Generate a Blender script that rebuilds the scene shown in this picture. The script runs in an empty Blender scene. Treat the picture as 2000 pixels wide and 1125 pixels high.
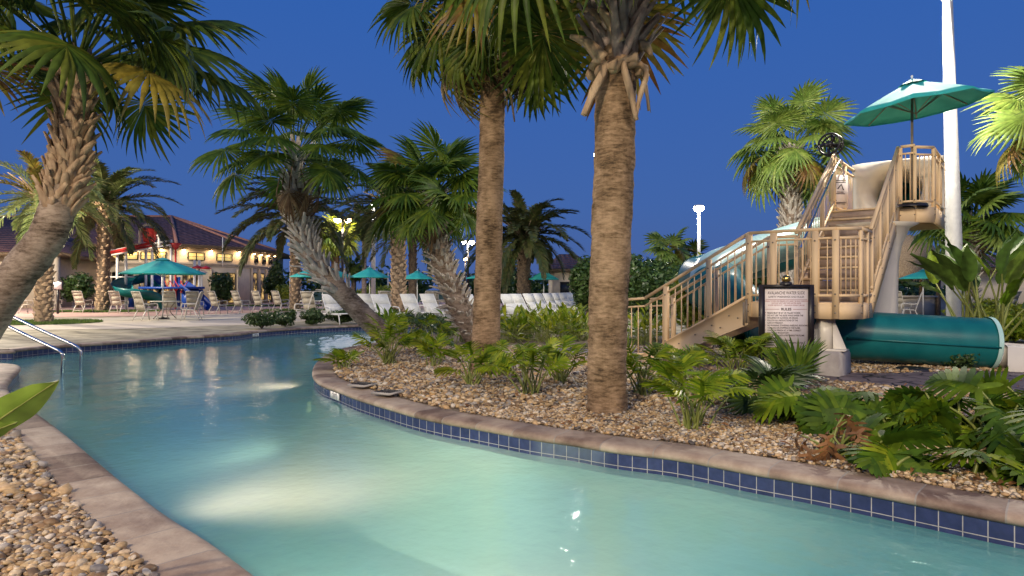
import bpy, math, random
import numpy as np
from mathutils import Vector, Matrix, geometry
R_ = math.radians
# ---------------------------------------------------------------- camera, world, sun, exposure
SC = bpy.context.scene
COL = SC.collection
F, HZ, H = 1250.0, 566.0, 1.2           # focal length in photo pixels, horizon row, eye height
cam = bpy.data.objects.new("camera", bpy.data.cameras.new("camera")); COL.objects.link(cam)
cam.data.lens = F/2000*36; cam.data.sensor_width = 36
cam.data.shift_y = 3.5/2000; cam.data.clip_start = .05; cam.data.clip_end = 3000
cam.location = (0, 0, H); cam.rotation_euler = (R_(90), 0, 0)
SC.camera = cam
SUN_EL, SUN_AZ = R_(1.0), R_(200)       # last glow of dusk, behind the viewer
wd = bpy.data.worlds.new("World"); SC.world = wd; wd.use_nodes = True
nt = wd.node_tree; bg = nt.nodes['Background']
sky = nt.nodes.new('ShaderNodeTexSky'); sky.sky_type = 'NISHITA'; sky.sun_disc = False
sky.sun_elevation = SUN_EL; sky.sun_rotation = SUN_AZ
sky.ozone_density = 6.0; sky.air_density = 1.0; sky.dust_density = 0.3
tint = nt.nodes.new('ShaderNodeMix'); tint.data_type = 'RGBA'; tint.blend_type = 'MIX'
tint.inputs[0].default_value = 0.75
wtc = nt.nodes.new('ShaderNodeTexCoord'); wsp = nt.nodes.new('ShaderNodeSeparateXYZ'); wcr = nt.nodes.new('ShaderNodeValToRGB')
nt.links.new(wtc.outputs['Generated'], wsp.inputs[0]); nt.links.new(wsp.outputs[2], wcr.inputs[0])   # hazier near the horizon, deeper overhead
for i_, (p_, c_) in enumerate(((0, (.082,.150,.42,1)), (.12, (.068,.160,.48,1)), (.45, (.036,.145,.53,1)))):
    e_ = wcr.color_ramp.elements[i_] if i_ < 2 else wcr.color_ramp.elements.new(p_)
    e_.position = p_; e_.color = c_
wml = nt.nodes.new('ShaderNodeVectorMath'); wml.operation = 'SCALE'; wml.inputs['Scale'].default_value = 10.3
nt.links.new(wcr.outputs[0], wml.inputs[0]); nt.links.new(wml.outputs[0], tint.inputs[7])
nt.links.new(sky.outputs[0], tint.inputs[6]); nt.links.new(tint.outputs[2], bg.inputs[0])
bg.inputs[1].default_value = 0.10
sl = bpy.data.lights.new("sun", 'SUN'); sl.energy = 1.3; sl.angle = R_(12); sl.color = (1, .86, .66)
so = bpy.data.objects.new("sun", sl); COL.objects.link(so)
so.rotation_euler = (R_(64), 0, R_(-28))
SC.view_settings.view_transform = 'Standard'; SC.view_settings.look = 'None'
SC.view_settings.exposure = 0; SC.view_settings.gamma = 1; SC.view_settings.use_curve_mapping = False
SC.render.engine = 'CYCLES'
SC.cycles.max_bounces = 7; SC.cycles.transparent_max_bounces = 12
SC.cycles.caustics_reflective = False; SC.cycles.caustics_refractive = False
SC.cycles.sample_clamp_indirect = 4

# ---------------------------------------------------------------- helpers
def G(px, py, z=0.0):
    y = F*(H-z)/(py-HZ); return Vector(((px-1000)/F*y, y, z))
def A(px, py, d): return Vector(((px-1000)/F*d, d, H-(py-HZ)/F*d))
def W(px, d, z=0.0): return Vector(((px-1000)/F*d, d, z))

class MB:
    def __init__(s): s.V = []; s.F = []; s.n = 0
    def add(s, V, Fs, mi=0):
        V = np.asarray(V, float).reshape(-1, 3)
        if isinstance(Fs, np.ndarray): s.F.append((Fs+s.n, mi))
        else:
            by = {}
            for f in Fs: by.setdefault(len(f), []).append(f)
            for k, l in by.items(): s.F.append((np.array(l, int)+s.n, mi))
        s.V.append(V); s.n += len(V); return s
    def box(s, c, size, rot=None, mi=0):
        sx, sy, sz = [q/2 for q in size]
        v = np.array([[x, y, z] for x in (-sx, sx) for y in (-sy, sy) for z in (-sz, sz)])
        if rot is not None: v = v @ np.array(rot.to_3x3()).T
        return s.add(v+np.array(c), [(0,1,3,2),(4,6,7,5),(0,4,5,1),(2,3,7,6),(0,2,6,4),(1,5,7,3)], mi)
    def bar(s, p, q, w=.05, h=None, mi=0, up=(0, 0, 1)):
        p = Vector(p); q = Vector(q); h = h or w; d = (q-p); L = d.length; d.normalize(); u = Vector(up)
        if abs(d.dot(u)) > .98: u = Vector((0, 1, 0)) if abs(d.y) < .9 else Vector((1, 0, 0))
        a = d.cross(u).normalized(); b = a.cross(d).normalized()
        M = Matrix((d, a, b)).transposed()
        return s.box((p+q)/2, (L, w, h), M, mi)
    def tube(s, pts, r, n=8, mi=0, cap=True):
        P = [Vector(p) for p in pts]; m = len(P)
        rr = r if hasattr(r, '__len__') else [r]*m
        V = []; prev = None
        for i in range(m):
            t = (P[min(i+1, m-1)]-P[max(i-1, 0)]).normalized()
            if prev is None:
                u = Vector((0, 0, 1)) if abs(t.z) < .9 else Vector((1, 0, 0)); a = t.cross(u).normalized()
            else:
                a = (prev-t*prev.dot(t)).normalized()
            prev = a; b = t.cross(a)
            for k in range(n):
                th = 2*math.pi*k/n; V.append(P[i]+(a*math.cos(th)+b*math.sin(th))*rr[i])
        Fs = [(i*n+k, i*n+(k+1) % n, (i+1)*n+(k+1) % n, (i+1)*n+k) for i in range(m-1) for k in range(n)]
        if cap: Fs += [tuple(range(n))[::-1], tuple((m-1)*n+k for k in range(n))]
        return s.add([tuple(v) for v in V], Fs, mi)
    def lathe(s, prof, c=(0, 0, 0), n=24, mi=0):
        V = [(c[0]+r*math.cos(2*math.pi*k/n), c[1]+r*math.sin(2*math.pi*k/n), c[2]+z) for r, z in prof for k in range(n)]
        m = len(prof)
        Fs = [(i*n+k, i*n+(k+1) % n, (i+1)*n+(k+1) % n, (i+1)*n+k) for i in range(m-1) for k in range(n)]
        return s.add(V, Fs, mi)
    def prism(s, poly, z0, z1, mi=0):
        n = len(poly); V = [(p[0], p[1], z0) for p in poly]+[(p[0], p[1], z1) for p in poly]
        Fs = [(i, (i+1) % n, n+(i+1) % n, n+i) for i in range(n)]+[tuple(range(n))[::-1], tuple(range(n, 2*n))]
        return s.add(V, Fs, mi)
    def slab(s, poly3, t, mi=0):            # a 3D quad given thickness t along its normal
        P = [Vector(p) for p in poly3]; nn = (P[1]-P[0]).cross(P[2]-P[0]).normalized()*t; n = len(P)
        V = [tuple(p) for p in P]+[tuple(p+nn) for p in P]
        return s.add(V, [tuple(range(n))[::-1], tuple(range(n, 2*n))]+[(i, (i+1) % n, n+(i+1) % n, n+i) for i in range(n)], mi)
    def build(s, name, mat, parent=None, smooth=False, world=True, uv=None):
        V = np.concatenate(s.V) if s.V else np.zeros((0, 3))
        if parent is not None and world:
            Mi = np.array(gmat(parent).inverted())
            V = V @ Mi[:3, :3].T+Mi[:3, 3]
        me = bpy.data.meshes.new(name)
        me.vertices.add(len(V)); me.vertices.foreach_set('co', V.astype(np.float32).ravel())
        loops = np.concatenate([f.ravel() for f, _ in s.F]); 
        tot = np.concatenate([np.full(len(f), f.shape[1]) for f, _ in s.F])
        mi = np.concatenate([np.full(len(f), m) for f, m in s.F])
        st = np.concatenate(([0], np.cumsum(tot)[:-1]))
        me.loops.add(len(loops)); me.loops.foreach_set('vertex_index', loops.astype(np.int32))
        me.polygons.add(len(tot)); me.polygons.foreach_set('loop_start', st.astype(np.int32))
        me.polygons.foreach_set('material_index', mi.astype(np.int32))
        if smooth: me.polygons.foreach_set('use_smooth', np.ones(len(tot), bool))
        for m in (mat if isinstance(mat, (list, tuple)) else [mat]): me.materials.append(m)
        if uv is not None:
            l = me.uv_layers.new(name='UVMap'); l.data.foreach_set('uv', np.asarray(uv, np.float32)[loops].ravel())
        me.update(calc_edges=True); me.validate()
        o = bpy.data.objects.new(name, me); COL.objects.link(o)
        if parent is not None: o.parent = parent
        return o
def gmat(o):
    M = o.matrix_basis.copy()
    while o.parent: o = o.parent; M = o.matrix_basis @ M
    return M
def tag(o, label=None, cat=None, group=None, kind=None):
    if label: o['label'] = label
    if cat: o['category'] = cat
    if group: o['group'] = group
    if kind: o['kind'] = kind
    return o
def thing(name, loc, label, cat, group=None, rz=0):
    o = bpy.data.objects.new(name, None); COL.objects.link(o); o.empty_display_size = .2
    o.location = loc; o.rotation_euler = (0, 0, rz)
    o.matrix_basis = Matrix.Translation(Vector(loc)) @ Matrix.Rotation(rz, 4, 'Z')
    return tag(o, label, cat, group)
def dup(root, loc, rz, label, sc=1.0):
    def cp(o, par):
        c = o.copy(); COL.objects.link(c)
        if par is not None: c.parent = par
        for ch in list(o.children): cp(ch, c)
        return c
    r = cp(root, None); r.location = loc; r.rotation_euler = (0, 0, rz); r.scale = (sc, sc, sc); r['label'] = label
    return r
def catmull(P, per=8, closed=False):
    P = [Vector(p) for p in P]; n = len(P); out = []
    for i in range(n if closed else n-1):
        g = (lambda k: P[k % n]) if closed else (lambda k: P[max(0, min(n-1, k))])
        a, b, c, d = g(i-1), g(i), g(i+1), g(i+2)
        for k in range(per):
            t = k/per
            out.append(.5*((2*b)+(c-a)*t+(2*a-5*b+4*c-d)*t*t+(3*b-a-3*c+d)*t**3))
    if not closed: out.append(P[-1])
    return out
def rotm(az, el, roll=0):   # x axis -> direction (azimuth, elevation)
    return Matrix.Rotation(az, 3, 'Z') @ Matrix.Rotation(-el, 3, 'Y') @ Matrix.Rotation(roll, 3, 'X')

# ---------------------------------------------------------------- materials
def newmat(name):
    m = bpy.data.materials.new(name); m.use_nodes = True; t = m.node_tree
    return m, t, t.nodes, t.links, t.nodes['Principled BSDF']
def srgb(r, g, b): return tuple((c/255/12.92 if c/255 <= .04045 else ((c/255+.055)/1.055)**2.4) for c in (r, g, b))+(1,)
def surf(name, c1, c2=None, rough=.6, scale=8, metal=0, bump=0, bscale=None, stretch=(1, 1, 1), spec=.5, detail=6, lo=.35, hi=.65, bdist=.02, coord='Object'):
    """noise mottled surface"""
    m, t, N, L, P = newmat(name)
    c2 = c2 or tuple(x*.8 for x in c1)
    tc = N.new('ShaderNodeTexCoord'); mp = N.new('ShaderNodeMapping'); mp.inputs['Scale'].default_value = stretch
    L.new(tc.outputs[coord], mp.inputs[0])
    no = N.new('ShaderNodeTexNoise'); no.inputs['Scale'].default_value = scale; no.inputs['Detail'].default_value = detail
    L.new(mp.outputs[0], no.inputs['Vector'])
    cr = N.new('ShaderNodeValToRGB'); cr.color_ramp.elements[0].position = lo; cr.color_ramp.elements[1].position = hi
    cr.color_ramp.elements[0].color = (*c1[:3], 1); cr.color_ramp.elements[1].color = (*c2[:3], 1)
    L.new(no.outputs['Fac'], cr.inputs[0]); L.new(cr.outputs[0], P.inputs['Base Color'])
    P.inputs['Roughness'].default_value = rough; P.inputs['Metallic'].default_value = metal
    P.inputs['Specular IOR Level'].default_value = spec
    if bump:
        n2 = N.new('ShaderNodeTexNoise'); n2.inputs['Scale'].default_value = bscale or scale*3; n2.inputs['Detail'].default_value = 5
        L.new(mp.outputs[0], n2.inputs['Vector'])
        b = N.new('ShaderNodeBump'); b.inputs['Strength'].default_value = bump; b.inputs['Distance'].default_value = bdist
        L.new(n2.outputs['Fac'], b.inputs['Height']); L.new(b.outputs[0], P.inputs['Normal'])
    return m
def leafmat(name, cols, rough=.4, transl=.3, spec=.5):
    """colour chosen per leaf (mesh island), part of the light passes through"""
    m, t, N, L, P = newmat(name)
    g = N.new('ShaderNodeNewGeometry'); cr = N.new('ShaderNodeValToRGB')
    e = cr.color_ramp.elements
    while len(e) < len(cols): e.new(.5)
    for i, c in enumerate(cols): e[i].position = i/(len(cols)-1); e[i].color = (*c[:3], 1)
    L.new(g.outputs['Random Per Island'], cr.inputs[0])
    tc = N.new('ShaderNodeTexCoord'); no = N.new('ShaderNodeTexNoise'); no.inputs['Scale'].default_value = 9
    L.new(tc.outputs['Object'], no.inputs['Vector'])
    hs = N.new('ShaderNodeHueSaturation'); mr = N.new('ShaderNodeMapRange')
    mr.inputs[1].default_value = .3; mr.inputs[2].default_value = .7; mr.inputs[3].default_value = .65; mr.inputs[4].default_value = 1.35
    L.new(no.outputs['Fac'], mr.inputs[0]); L.new(mr.outputs[0], hs.inputs['Value']); L.new(cr.outputs[0], hs.inputs['Color'])
    L.new(hs.outputs[0], P.inputs['Base Color'])
    P.inputs['Roughness'].default_value = rough; P.inputs['Specular IOR Level'].default_value = spec
    tr = N.new('ShaderNodeBsdfTranslucent'); mx = N.new('ShaderNodeMixShader'); mx.inputs[0].default_value = transl
    L.new(hs.outputs[0], tr.inputs[0]); L.new(P.outputs[0], mx.inputs[1]); L.new(tr.outputs[0], mx.inputs[2])
    L.new(mx.outputs[0], N['Material Output'].inputs[0])
    return m
def emis(name, col, s):
    m, t, N, L, P = newmat(name)
    P.inputs['Base Color'].default_value = (*col[:3], 1); P.inputs['Emission Color'].default_value = (*col[:3], 1)
    P.inputs['Emission Strength'].default_value = s
    return m
def ringbark(name, c1, c2, ring=28, rough=.85, bump=.6):
    """palm bark: closely ringed, fibrous, blotched"""
    m, t, N, L, P = newmat(name)
    tc = N.new('ShaderNodeTexCoord'); mp = N.new('ShaderNodeMapping'); mp.inputs['Scale'].default_value = (7, 7, ring)
    L.new(tc.outputs['Object'], mp.inputs[0])
    n1 = N.new('ShaderNodeTexNoise'); n1.inputs['Scale'].default_value = 1.5; n1.inputs['Detail'].default_value = 9; n1.inputs['Roughness'].default_value = .72
    L.new(mp.outputs[0], n1.inputs['Vector'])
    n2 = N.new('ShaderNodeTexNoise'); n2.inputs['Scale'].default_value = 3.5; n2.inputs['Detail'].default_value = 5
    L.new(tc.outputs['Object'], n2.inputs['Vector'])
    n3 = N.new('ShaderNodeTexNoise'); n3.inputs['Scale'].default_value = 60; n3.inputs['Detail'].default_value = 3
    m3 = N.new('ShaderNodeMapping'); m3.inputs['Scale'].default_value = (1, 1, .12); L.new(tc.outputs['Object'], m3.inputs[0]); L.new(m3.outputs[0], n3.inputs['Vector'])
    ad = N.new('ShaderNodeMath'); ad.operation = 'MULTIPLY_ADD'; ad.inputs[1].default_value = .55
    L.new(n1.outputs['Fac'], ad.inputs[0])
    a2 = N.new('ShaderNodeMath'); a2.operation = 'MULTIPLY'; a2.inputs[1].default_value = .42; L.new(n2.outputs['Fac'], a2.inputs[0])
    a3 = N.new('ShaderNodeMath'); a3.operation = 'MULTIPLY_ADD'; a3.inputs[1].default_value = .05; L.new(n3.outputs['Fac'], a3.inputs[0]); L.new(a2.outputs[0], a3.inputs[2])
    L.new(a3.outputs[0], ad.inputs[2])
    cr = N.new('ShaderNodeValToRGB'); e = cr.color_ramp.elements
    e[0].position = .40; e[1].position = .60; e[0].color = (*[x*.35 for x in c1[:3]], 1); e[1].color = (*c2[:3], 1)
    x = e.new(.47); x.color = (*c1[:3], 1)
    L.new(ad.outputs[0], cr.inputs[0]); L.new(cr.outputs[0], P.inputs['Base Color'])
    b = N.new('ShaderNodeBump'); b.inputs['Strength'].default_value = bump; b.inputs['Distance'].default_value = .03
    L.new(ad.outputs[0], b.inputs['Height']); L.new(b.outputs[0], P.inputs['Normal'])
    P.inputs['Roughness'].default_value = rough; P.inputs['Specular IOR Level'].default_value = .2
    return m

M = {}
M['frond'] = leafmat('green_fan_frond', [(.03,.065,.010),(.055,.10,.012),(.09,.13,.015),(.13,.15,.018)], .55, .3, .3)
M['frond_lit'] = leafmat('lit_fan_frond', [(.16,.27,.05),(.25,.37,.07),(.36,.45,.10)], .4)  # lamplight on the crowns put into a paler leaf colour
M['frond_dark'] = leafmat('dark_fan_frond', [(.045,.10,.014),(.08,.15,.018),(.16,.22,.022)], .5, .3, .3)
M['frond_gold'] = leafmat('yellowing_frond', [(.2,.17,.03),(.3,.23,.03),(.16,.15,.03),(.22,.1,.03)], .5)
M['frond_dead'] = leafmat('dead_frond', [(.12,.065,.035),(.2,.12,.065),(.32,.22,.12),(.08,.05,.04)], .7, .15, .2)
M['date'] = leafmat('date_frond', [(.055,.085,.028),(.08,.11,.035),(.12,.13,.04),(.1,.09,.04)], .5)
M['date_lit'] = leafmat('lit_date_frond', [(.14,.2,.06),(.22,.28,.09),(.3,.32,.12)], .5)  # brighter copy of the date frond, its lit look carried by colour
M['bark'] = ringbark('palm_bark', (.17,.11,.062), (.36,.245,.15), 26)
M['bark_grey'] = ringbark('grey_palm_bark', (.20,.15,.11), (.40,.32,.25), 22)
M['boot'] = surf('leaf_boot', (.30,.20,.12), (.46,.34,.22), .8, 14, bump=.5, bscale=60, stretch=(1,1,.3))
M['boot_grey'] = surf('grey_leaf_boot', (.36,.32,.27), (.64,.59,.51), .8, 14, bump=.5, bscale=60, stretch=(1,1,.3))
M['boot_dark'] = surf('dark_leaf_boot', (.10,.07,.05), (.22,.16,.10), .85, 14, bump=.5, bscale=60)
M['boot_purple'] = surf('weathered_boot', (.20,.15,.14), (.36,.29,.26), .8, 10, bump=.5, bscale=60)
M['fern'] = leafmat('philodendron_leaf', [(.07,.14,.008),(.12,.20,.010),(.20,.27,.014),(.28,.33,.018)], .6, .35, .15)
M['fern_dark'] = leafmat('dark_foliage', [(.025,.055,.014),(.045,.085,.018),(.07,.12,.022)], .4)
M['lime'] = leafmat('lime_foliage', [(.16,.24,.02),(.28,.34,.03),(.38,.4,.03),(.1,.18,.02)], .4)
M['monstera'] = leafmat('monstera_leaf', [(.035,.085,.008),(.065,.13,.010),(.12,.19,.012)], .55, .35, .2)
M['shrub'] = leafmat('boxwood_leaf', [(.03,.06,.018),(.055,.1,.025),(.09,.15,.035)], .45)
M['hedge'] = leafmat('hedge_leaf', [(.03,.065,.02),(.05,.1,.022),(.08,.14,.03)], .4)
M['bop'] = leafmat('paddle_leaf', [(.04,.085,.015),(.065,.12,.018),(.10,.16,.02)], .4)
M['stem'] = surf('stem', (.16,.2,.04), (.22,.24,.06), .5, 12)
M['brownleaf'] = leafmat('brown_leaf', [(.2,.09,.03),(.3,.14,.05),(.12,.06,.03)], .6)
M['tan_metal'] = surf('tan_powder_coat', (.75,.55,.325), (.765,.565,.335), .6, 2)
M['cream'] = surf('cream_fibreglass', (.62,.58,.50), (.68,.63,.55), .35, 3)
M['white_metal'] = surf('white_powder_coat', (.72,.72,.70), (.78,.78,.76), .4, 6)
M['bronze_metal'] = surf('bronze_frame', (.18,.15,.12), (.24,.2,.16), .45, 8)
M['steel'] = surf('stainless_steel', (.6,.6,.6), (.72,.72,.72), .18, 40, metal=1)
M['sling'] = surf('tan_sling_fabric', (.33,.30,.235), (.40,.36,.29), .8, 30, bump=.15, bscale=300)
M['sling_white'] = surf('white_sling_fabric', (.66,.66,.60), (.74,.73,.67), .8, 20, bump=.15, bscale=300)
M['teal_cloth'] = surf('teal_canvas', (.02,.36,.34), (.03,.42,.40), .75, 4, bump=.15, bscale=8)
M['teal_tube'] = surf('teal_fibreglass', (.004,.11,.12), (.008,.15,.155), .36, 3, bump=.08, bscale=3)
M['teal_pale'] = surf('pale_aqua_fibreglass', (.38,.62,.58), (.48,.7,.66), .3, 3)
M['blue_panel'] = surf('blue_plastic', (.01,.05,.30), (.015,.07,.36), .4, 3)
M['red_panel'] = surf('red_plastic', (.45,.02,.02), (.55,.035,.03), .4, 3)
M['concrete'] = surf('concrete', (.30,.27,.26), (.40,.37,.34), .85, 6, bump=.3, bscale=40)
M['pole_conc'] = surf('pale_concrete', (.44,.44,.43), (.52,.52,.50), .8, 9, bump=.2, bscale=60)
M['black'] = surf('black_metal', (.012,.01,.012), (.025,.02,.022), .4, 8)
M['brass'] = surf('brass', (.55,.36,.1), (.6,.4,.14), .25, 8, metal=1)
M['paper'] = surf('sign_white', (.76,.69,.69), (.80,.73,.73), .5, 3)
M['ink'] = surf('sign_ink', (.05,.03,.04), (.07,.045,.05), .6, 9)
M['redink'] = surf('sign_red_ink', (.3,.05,.06), (.36,.06,.07), .6, 9)
M['stucco'] = surf('stucco', (.56,.49,.38), (.64,.56,.44), .9, 2, bump=.15, bscale=40)
M['stucco_trim'] = surf('stucco_trim', (.40,.35,.29), (.45,.4,.33), .9, 3)
M['dark_frame'] = surf('dark_window_frame', (.02,.018,.016), (.03,.025,.02), .4, 5)
M['lampglow'] = emis('lamp_glow', (1, .93, .8), 60)
M['lampwarm'] = emis('warm_lamp_glow', (1, .62, .28), 40)
M['winglow'] = emis('lit_window', (1, .66, .22), .9)
M['thatch'] = surf('thatch', (.22,.15,.08), (.5,.38,.24), .95, 14, bump=1, bscale=40, stretch=(3,3,.5))
# ---------------------------------------------------------------- the setting: river, ground, gravel
ZW = -.183                                   # water level
RB = [(612,738),(620,750),(636,759),(654,765),(697,782),(752,799),(799,813),(854,826),(920,838),(979,849),(1045,861),
      (1116,871),(1167,880),(1225,888.5),(1300,897),(1371,909),(1468,928),(1573,946),(1690,968),(1776,985),(1866,1003),(2000,1029)]
LB = [(-90,706),(0,708.5),(30,711),(39,716),(34,724),(21,737),(12,751),(18,766),(45,789),(85,816),(131,851),(191,901),(241,942),(321,1002),(402,1052),(497,1122)]
FB = [(0,691),(25,688),(100,680.5),(166,676.5),(261,670),(352,663),(427,658.5),(462,656),(502,650.5),(552,646.5),(628,642),(700,639),(780,637)]
NB = [(870,650),(800,662),(729,674),(700,679),(668,686),(640,696),(622,710),(613,724)]
rb = [G(x, y, -.06) for x, y in RB]; fb = [G(x, y, -.06) for x, y in FB]; nb = [G(x, y, -.06) for x, y in NB]
lb = [G(x, y, 0) for x, y in LB]
for p in lb: p.z = -.06
loop = [Vector((-13.5, 12.6, -.06))]+fb+nb+rb+[Vector(p) for p in ((3.6,2.7,-.06),(5,1.4,-.06),(7,-.8,-.06),(9,-3.5,-.06),(6.5,-6,-.06),(4,-3,-.06),(2,-.55,-.06),(.3,1.3,-.06))]+lb[::-1]+[Vector((-12.5,10.6,-.06))]
river = catmull(loop, 5, True)
# resample evenly
def resample(P, step):
    out = [P[0]]; acc = 0; n = len(P)
    for i in range(n):
        a, b = P[i], P[(i+1) % n]; L = (b-a).length; t = step-acc
        while t < L: out.append(a.lerp(b, t/L)); t += step
        acc = (acc+L) % step if L+acc >= step else acc+L
    return out
river = resample(river, .12)
NR = len(river)
def offset(P, d):
    out = []
    for i in range(len(P)):
        t = P[(i+2) % len(P)]-P[i-2]; n = Vector((t.y, -t.x, 0)).normalized()
        out.append(P[i]+n*d)
    return out
area = sum(river[i].x*river[(i+1) % NR].y-river[(i+1) % NR].x*river[i].y for i in range(NR))
SG = 1 if area > 0 else -1                    # + = outward
def off(d): return offset(river, d*SG)
arc = [0]
for i in range(NR): arc.append(arc[-1]+(river[(i+1) % NR]-river[i]).length)
def sweep(name, prof, mat, smooth=True, kind='structure'):
    """profile = list of (outward offset, z, v)"""
    m = len(prof); V = []; UV = []
    rows = [off(o) for o, z, v in prof]
    for i in range(NR+1):
        for j, (o, z, v) in enumerate(prof):
            p = rows[j][i % NR]; V.append((p.x, p.y, z)); UV.append((arc[i], v))
    Fs = np.array([(i*m+j, (i+1)*m+j, (i+1)*m+j+1, i*m+j+1) if SG > 0 else (i*m+j, i*m+j+1, (i+1)*m+j+1, (i+1)*m+j) for i in range(NR) for j in range(m-1)])
    b = MB(); b.add(V, Fs); o = b.build(name, mat, None, smooth, uv=UV); return tag(o, kind=kind)
# coping stone material: pink-brown stones, each with its own tone, thin joints
m, t, N, L, P = newmat('coping_stone')
uv = N.new('ShaderNodeUVMap'); sp = N.new('ShaderNodeSeparateXYZ'); L.new(uv.outputs[0], sp.inputs[0])
dv = N.new('ShaderNodeMath'); dv.operation = 'DIVIDE'; dv.inputs[1].default_value = .42; L.new(sp.outputs[0], dv.inputs[0])
fl = N.new('ShaderNodeMath'); fl.operation = 'FLOOR'; L.new(dv.outputs[0], fl.inputs[0])
wn = N.new('ShaderNodeTexWhiteNoise'); wn.noise_dimensions = '1D'; L.new(fl.outputs[0], wn.inputs['W'])
fr = N.new('ShaderNodeMath'); fr.operation = 'FRACT'; L.new(dv.outputs[0], fr.inputs[0])
pp = N.new('ShaderNodeMath'); pp.operation = 'PINGPONG'; pp.inputs[1].default_value = .5; L.new(fr.outputs[0], pp.inputs[0])
jn = N.new('ShaderNodeMath'); jn.operation = 'LESS_THAN'; jn.inputs[1].default_value = .012; L.new(pp.outputs[0], jn.inputs[0])
no = N.new('ShaderNodeTexNoise'); no.inputs['Scale'].default_value = 5; no.inputs['Detail'].default_value = 8; no.inputs['Roughness'].default_value = .6
tc = N.new('ShaderNodeTexCoord'); L.new(tc.outputs['Object'], no.inputs['Vector'])
mx = N.new('ShaderNodeMath'); mx.operation = 'MULTIPLY_ADD'; mx.inputs[1].default_value = .5; L.new(wn.outputs['Value'], mx.inputs[0]); 
ms = N.new('ShaderNodeMath'); ms.operation = 'SUBTRACT'; ms.inputs[1].default_value = .25; L.new(no.outputs['Fac'], ms.inputs[0]); L.new(ms.outputs[0], mx.inputs[2])
cr = N.new('ShaderNodeValToRGB'); e = cr.color_ramp.elements; e[0].position = .25; e[1].position = .8
e[0].color = (.125,.078,.056,1); e[1].color = (.43,.345,.26,1); x = e.new(.5); x.color = (.265,.19,.14,1)
L.new(mx.outputs[0], cr.inputs[0])
mj = N.new('ShaderNodeMix'); mj.data_type = 'RGBA'; mj.inputs[7].default_value = (.27,.235,.2,1); L.new(jn.outputs[0], mj.inputs[0]); L.new(cr.outputs[0], mj.inputs[6])
L.new(mj.outputs[2], P.inputs['Base Color']); P.inputs['Roughness'].default_value = .7
n2 = N.new('ShaderNodeTexNoise'); n2.inputs['Scale'].default_value = 25; n2.inputs['Detail'].default_value = 6; L.new(tc.outputs['Object'], n2.inputs['Vector'])
hb = N.new('ShaderNodeMath'); hb.operation = 'MULTIPLY_ADD'; hb.inputs[1].default_value = -.8; L.new(jn.outputs[0], hb.inputs[0]); L.new(n2.outputs['Fac'], hb.inputs[2])
bp = N.new('ShaderNodeBump'); bp.inputs['Strength'].default_value = .5; bp.inputs['Distance'].default_value = .012; L.new(hb.outputs[0], bp.inputs['Height']); L.new(bp.outputs[0], P.inputs['Normal'])
M['coping'] = m
# blue tile band
m, t, N, L, P = newmat('blue_tile')
uv = N.new('ShaderNodeUVMap'); br = N.new('ShaderNodeTexBrick'); br.offset = 0; br.inputs['Scale'].default_value = 1
br.inputs['Brick Width'].default_value = .115; br.inputs['Row Height'].default_value = .095; br.inputs['Mortar Size'].default_value = .0028; br.inputs['Mortar Smooth'].default_value = .05
br.inputs['Color1'].default_value = (.026,.034,.095,1); br.inputs['Color2'].default_value = (.038,.050,.13,1); br.inputs['Mortar'].default_value = (.36,.34,.33,1)
L.new(uv.outputs[0], br.inputs['Vector'])
tc = N.new('ShaderNodeTexCoord'); no = N.new('ShaderNodeTexNoise'); no.inputs['Scale'].default_value = 18; no.inputs['Detail'].default_value = 6; L.new(tc.outputs['Object'], no.inputs['Vector'])
hs = N.new('ShaderNodeHueSaturation'); mr = N.new('ShaderNodeMapRange'); mr.inputs[3].default_value = .6; mr.inputs[4].default_value = 1.5; L.new(no.outputs['Fac'], mr.inputs[0]); L.new(mr.outputs[0], hs.inputs['Value'])
L.new(br.outputs['Color'], hs.inputs['Color']); L.new(hs.outputs[0], P.inputs['Base Color']); P.inputs['Roughness'].default_value = .22
bp = N.new('ShaderNodeBump'); bp.inputs['Strength'].default_value = .4; bp.inputs['Distance'].default_value = .004; bp.invert = True; L.new(br.outputs['Fac'], bp.inputs['Height']); L.new(bp.outputs[0], P.inputs['Normal'])
M['tile'] = m
M['plaster'] = surf('pool_plaster', (.55,.70,.64), (.66,.80,.74), .8, 1.2)
sweep('coping', [(.30,-.03,0),(.30,-.004,0),(.285,.003,.01),(.05,.003,.25),(.012,-.004,.29),(-.012,-.022,.31),(-.014,-.045,.33),(0.0,-.062,.35),(.04,-.063,.4)], M['coping'])
sweep('tile_band', [(.012,-.062,.19),(.012,-.252,0)], M['tile'], False)
sweep('pool_wall', [(.016,-.2,0),(-.02,-.5,1),(-.12,-.8,1.1),(-.3,-1.02,1.2),(-.5,-1.12,1.3)], M['plaster'], True)
def sheet(name, outer, holes, z, mat, kind='structure', thick=None):
    polys = [[Vector((p[0], p[1], 0)) for p in outer]]+[[Vector((p[0], p[1], 0)) for p in h] for h in holes]
    tri = geometry.tessellate_polygon(polys); V = [(p.x, p.y, z) for pl in polys for p in pl]
    T = []
    for a, b, c in tri:
        n = (Vector(V[b])-Vector(V[a])).cross(Vector(V[c])-Vector(V[a])); T.append((a, b, c) if n.z > 0 else (a, c, b))
    mb = MB(); mb.add(V, np.array(T)); return tag(mb.build(name, mat), kind=kind)
sheet('pool_floor', off(-.48), [], -1.118, M['plaster'])
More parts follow.
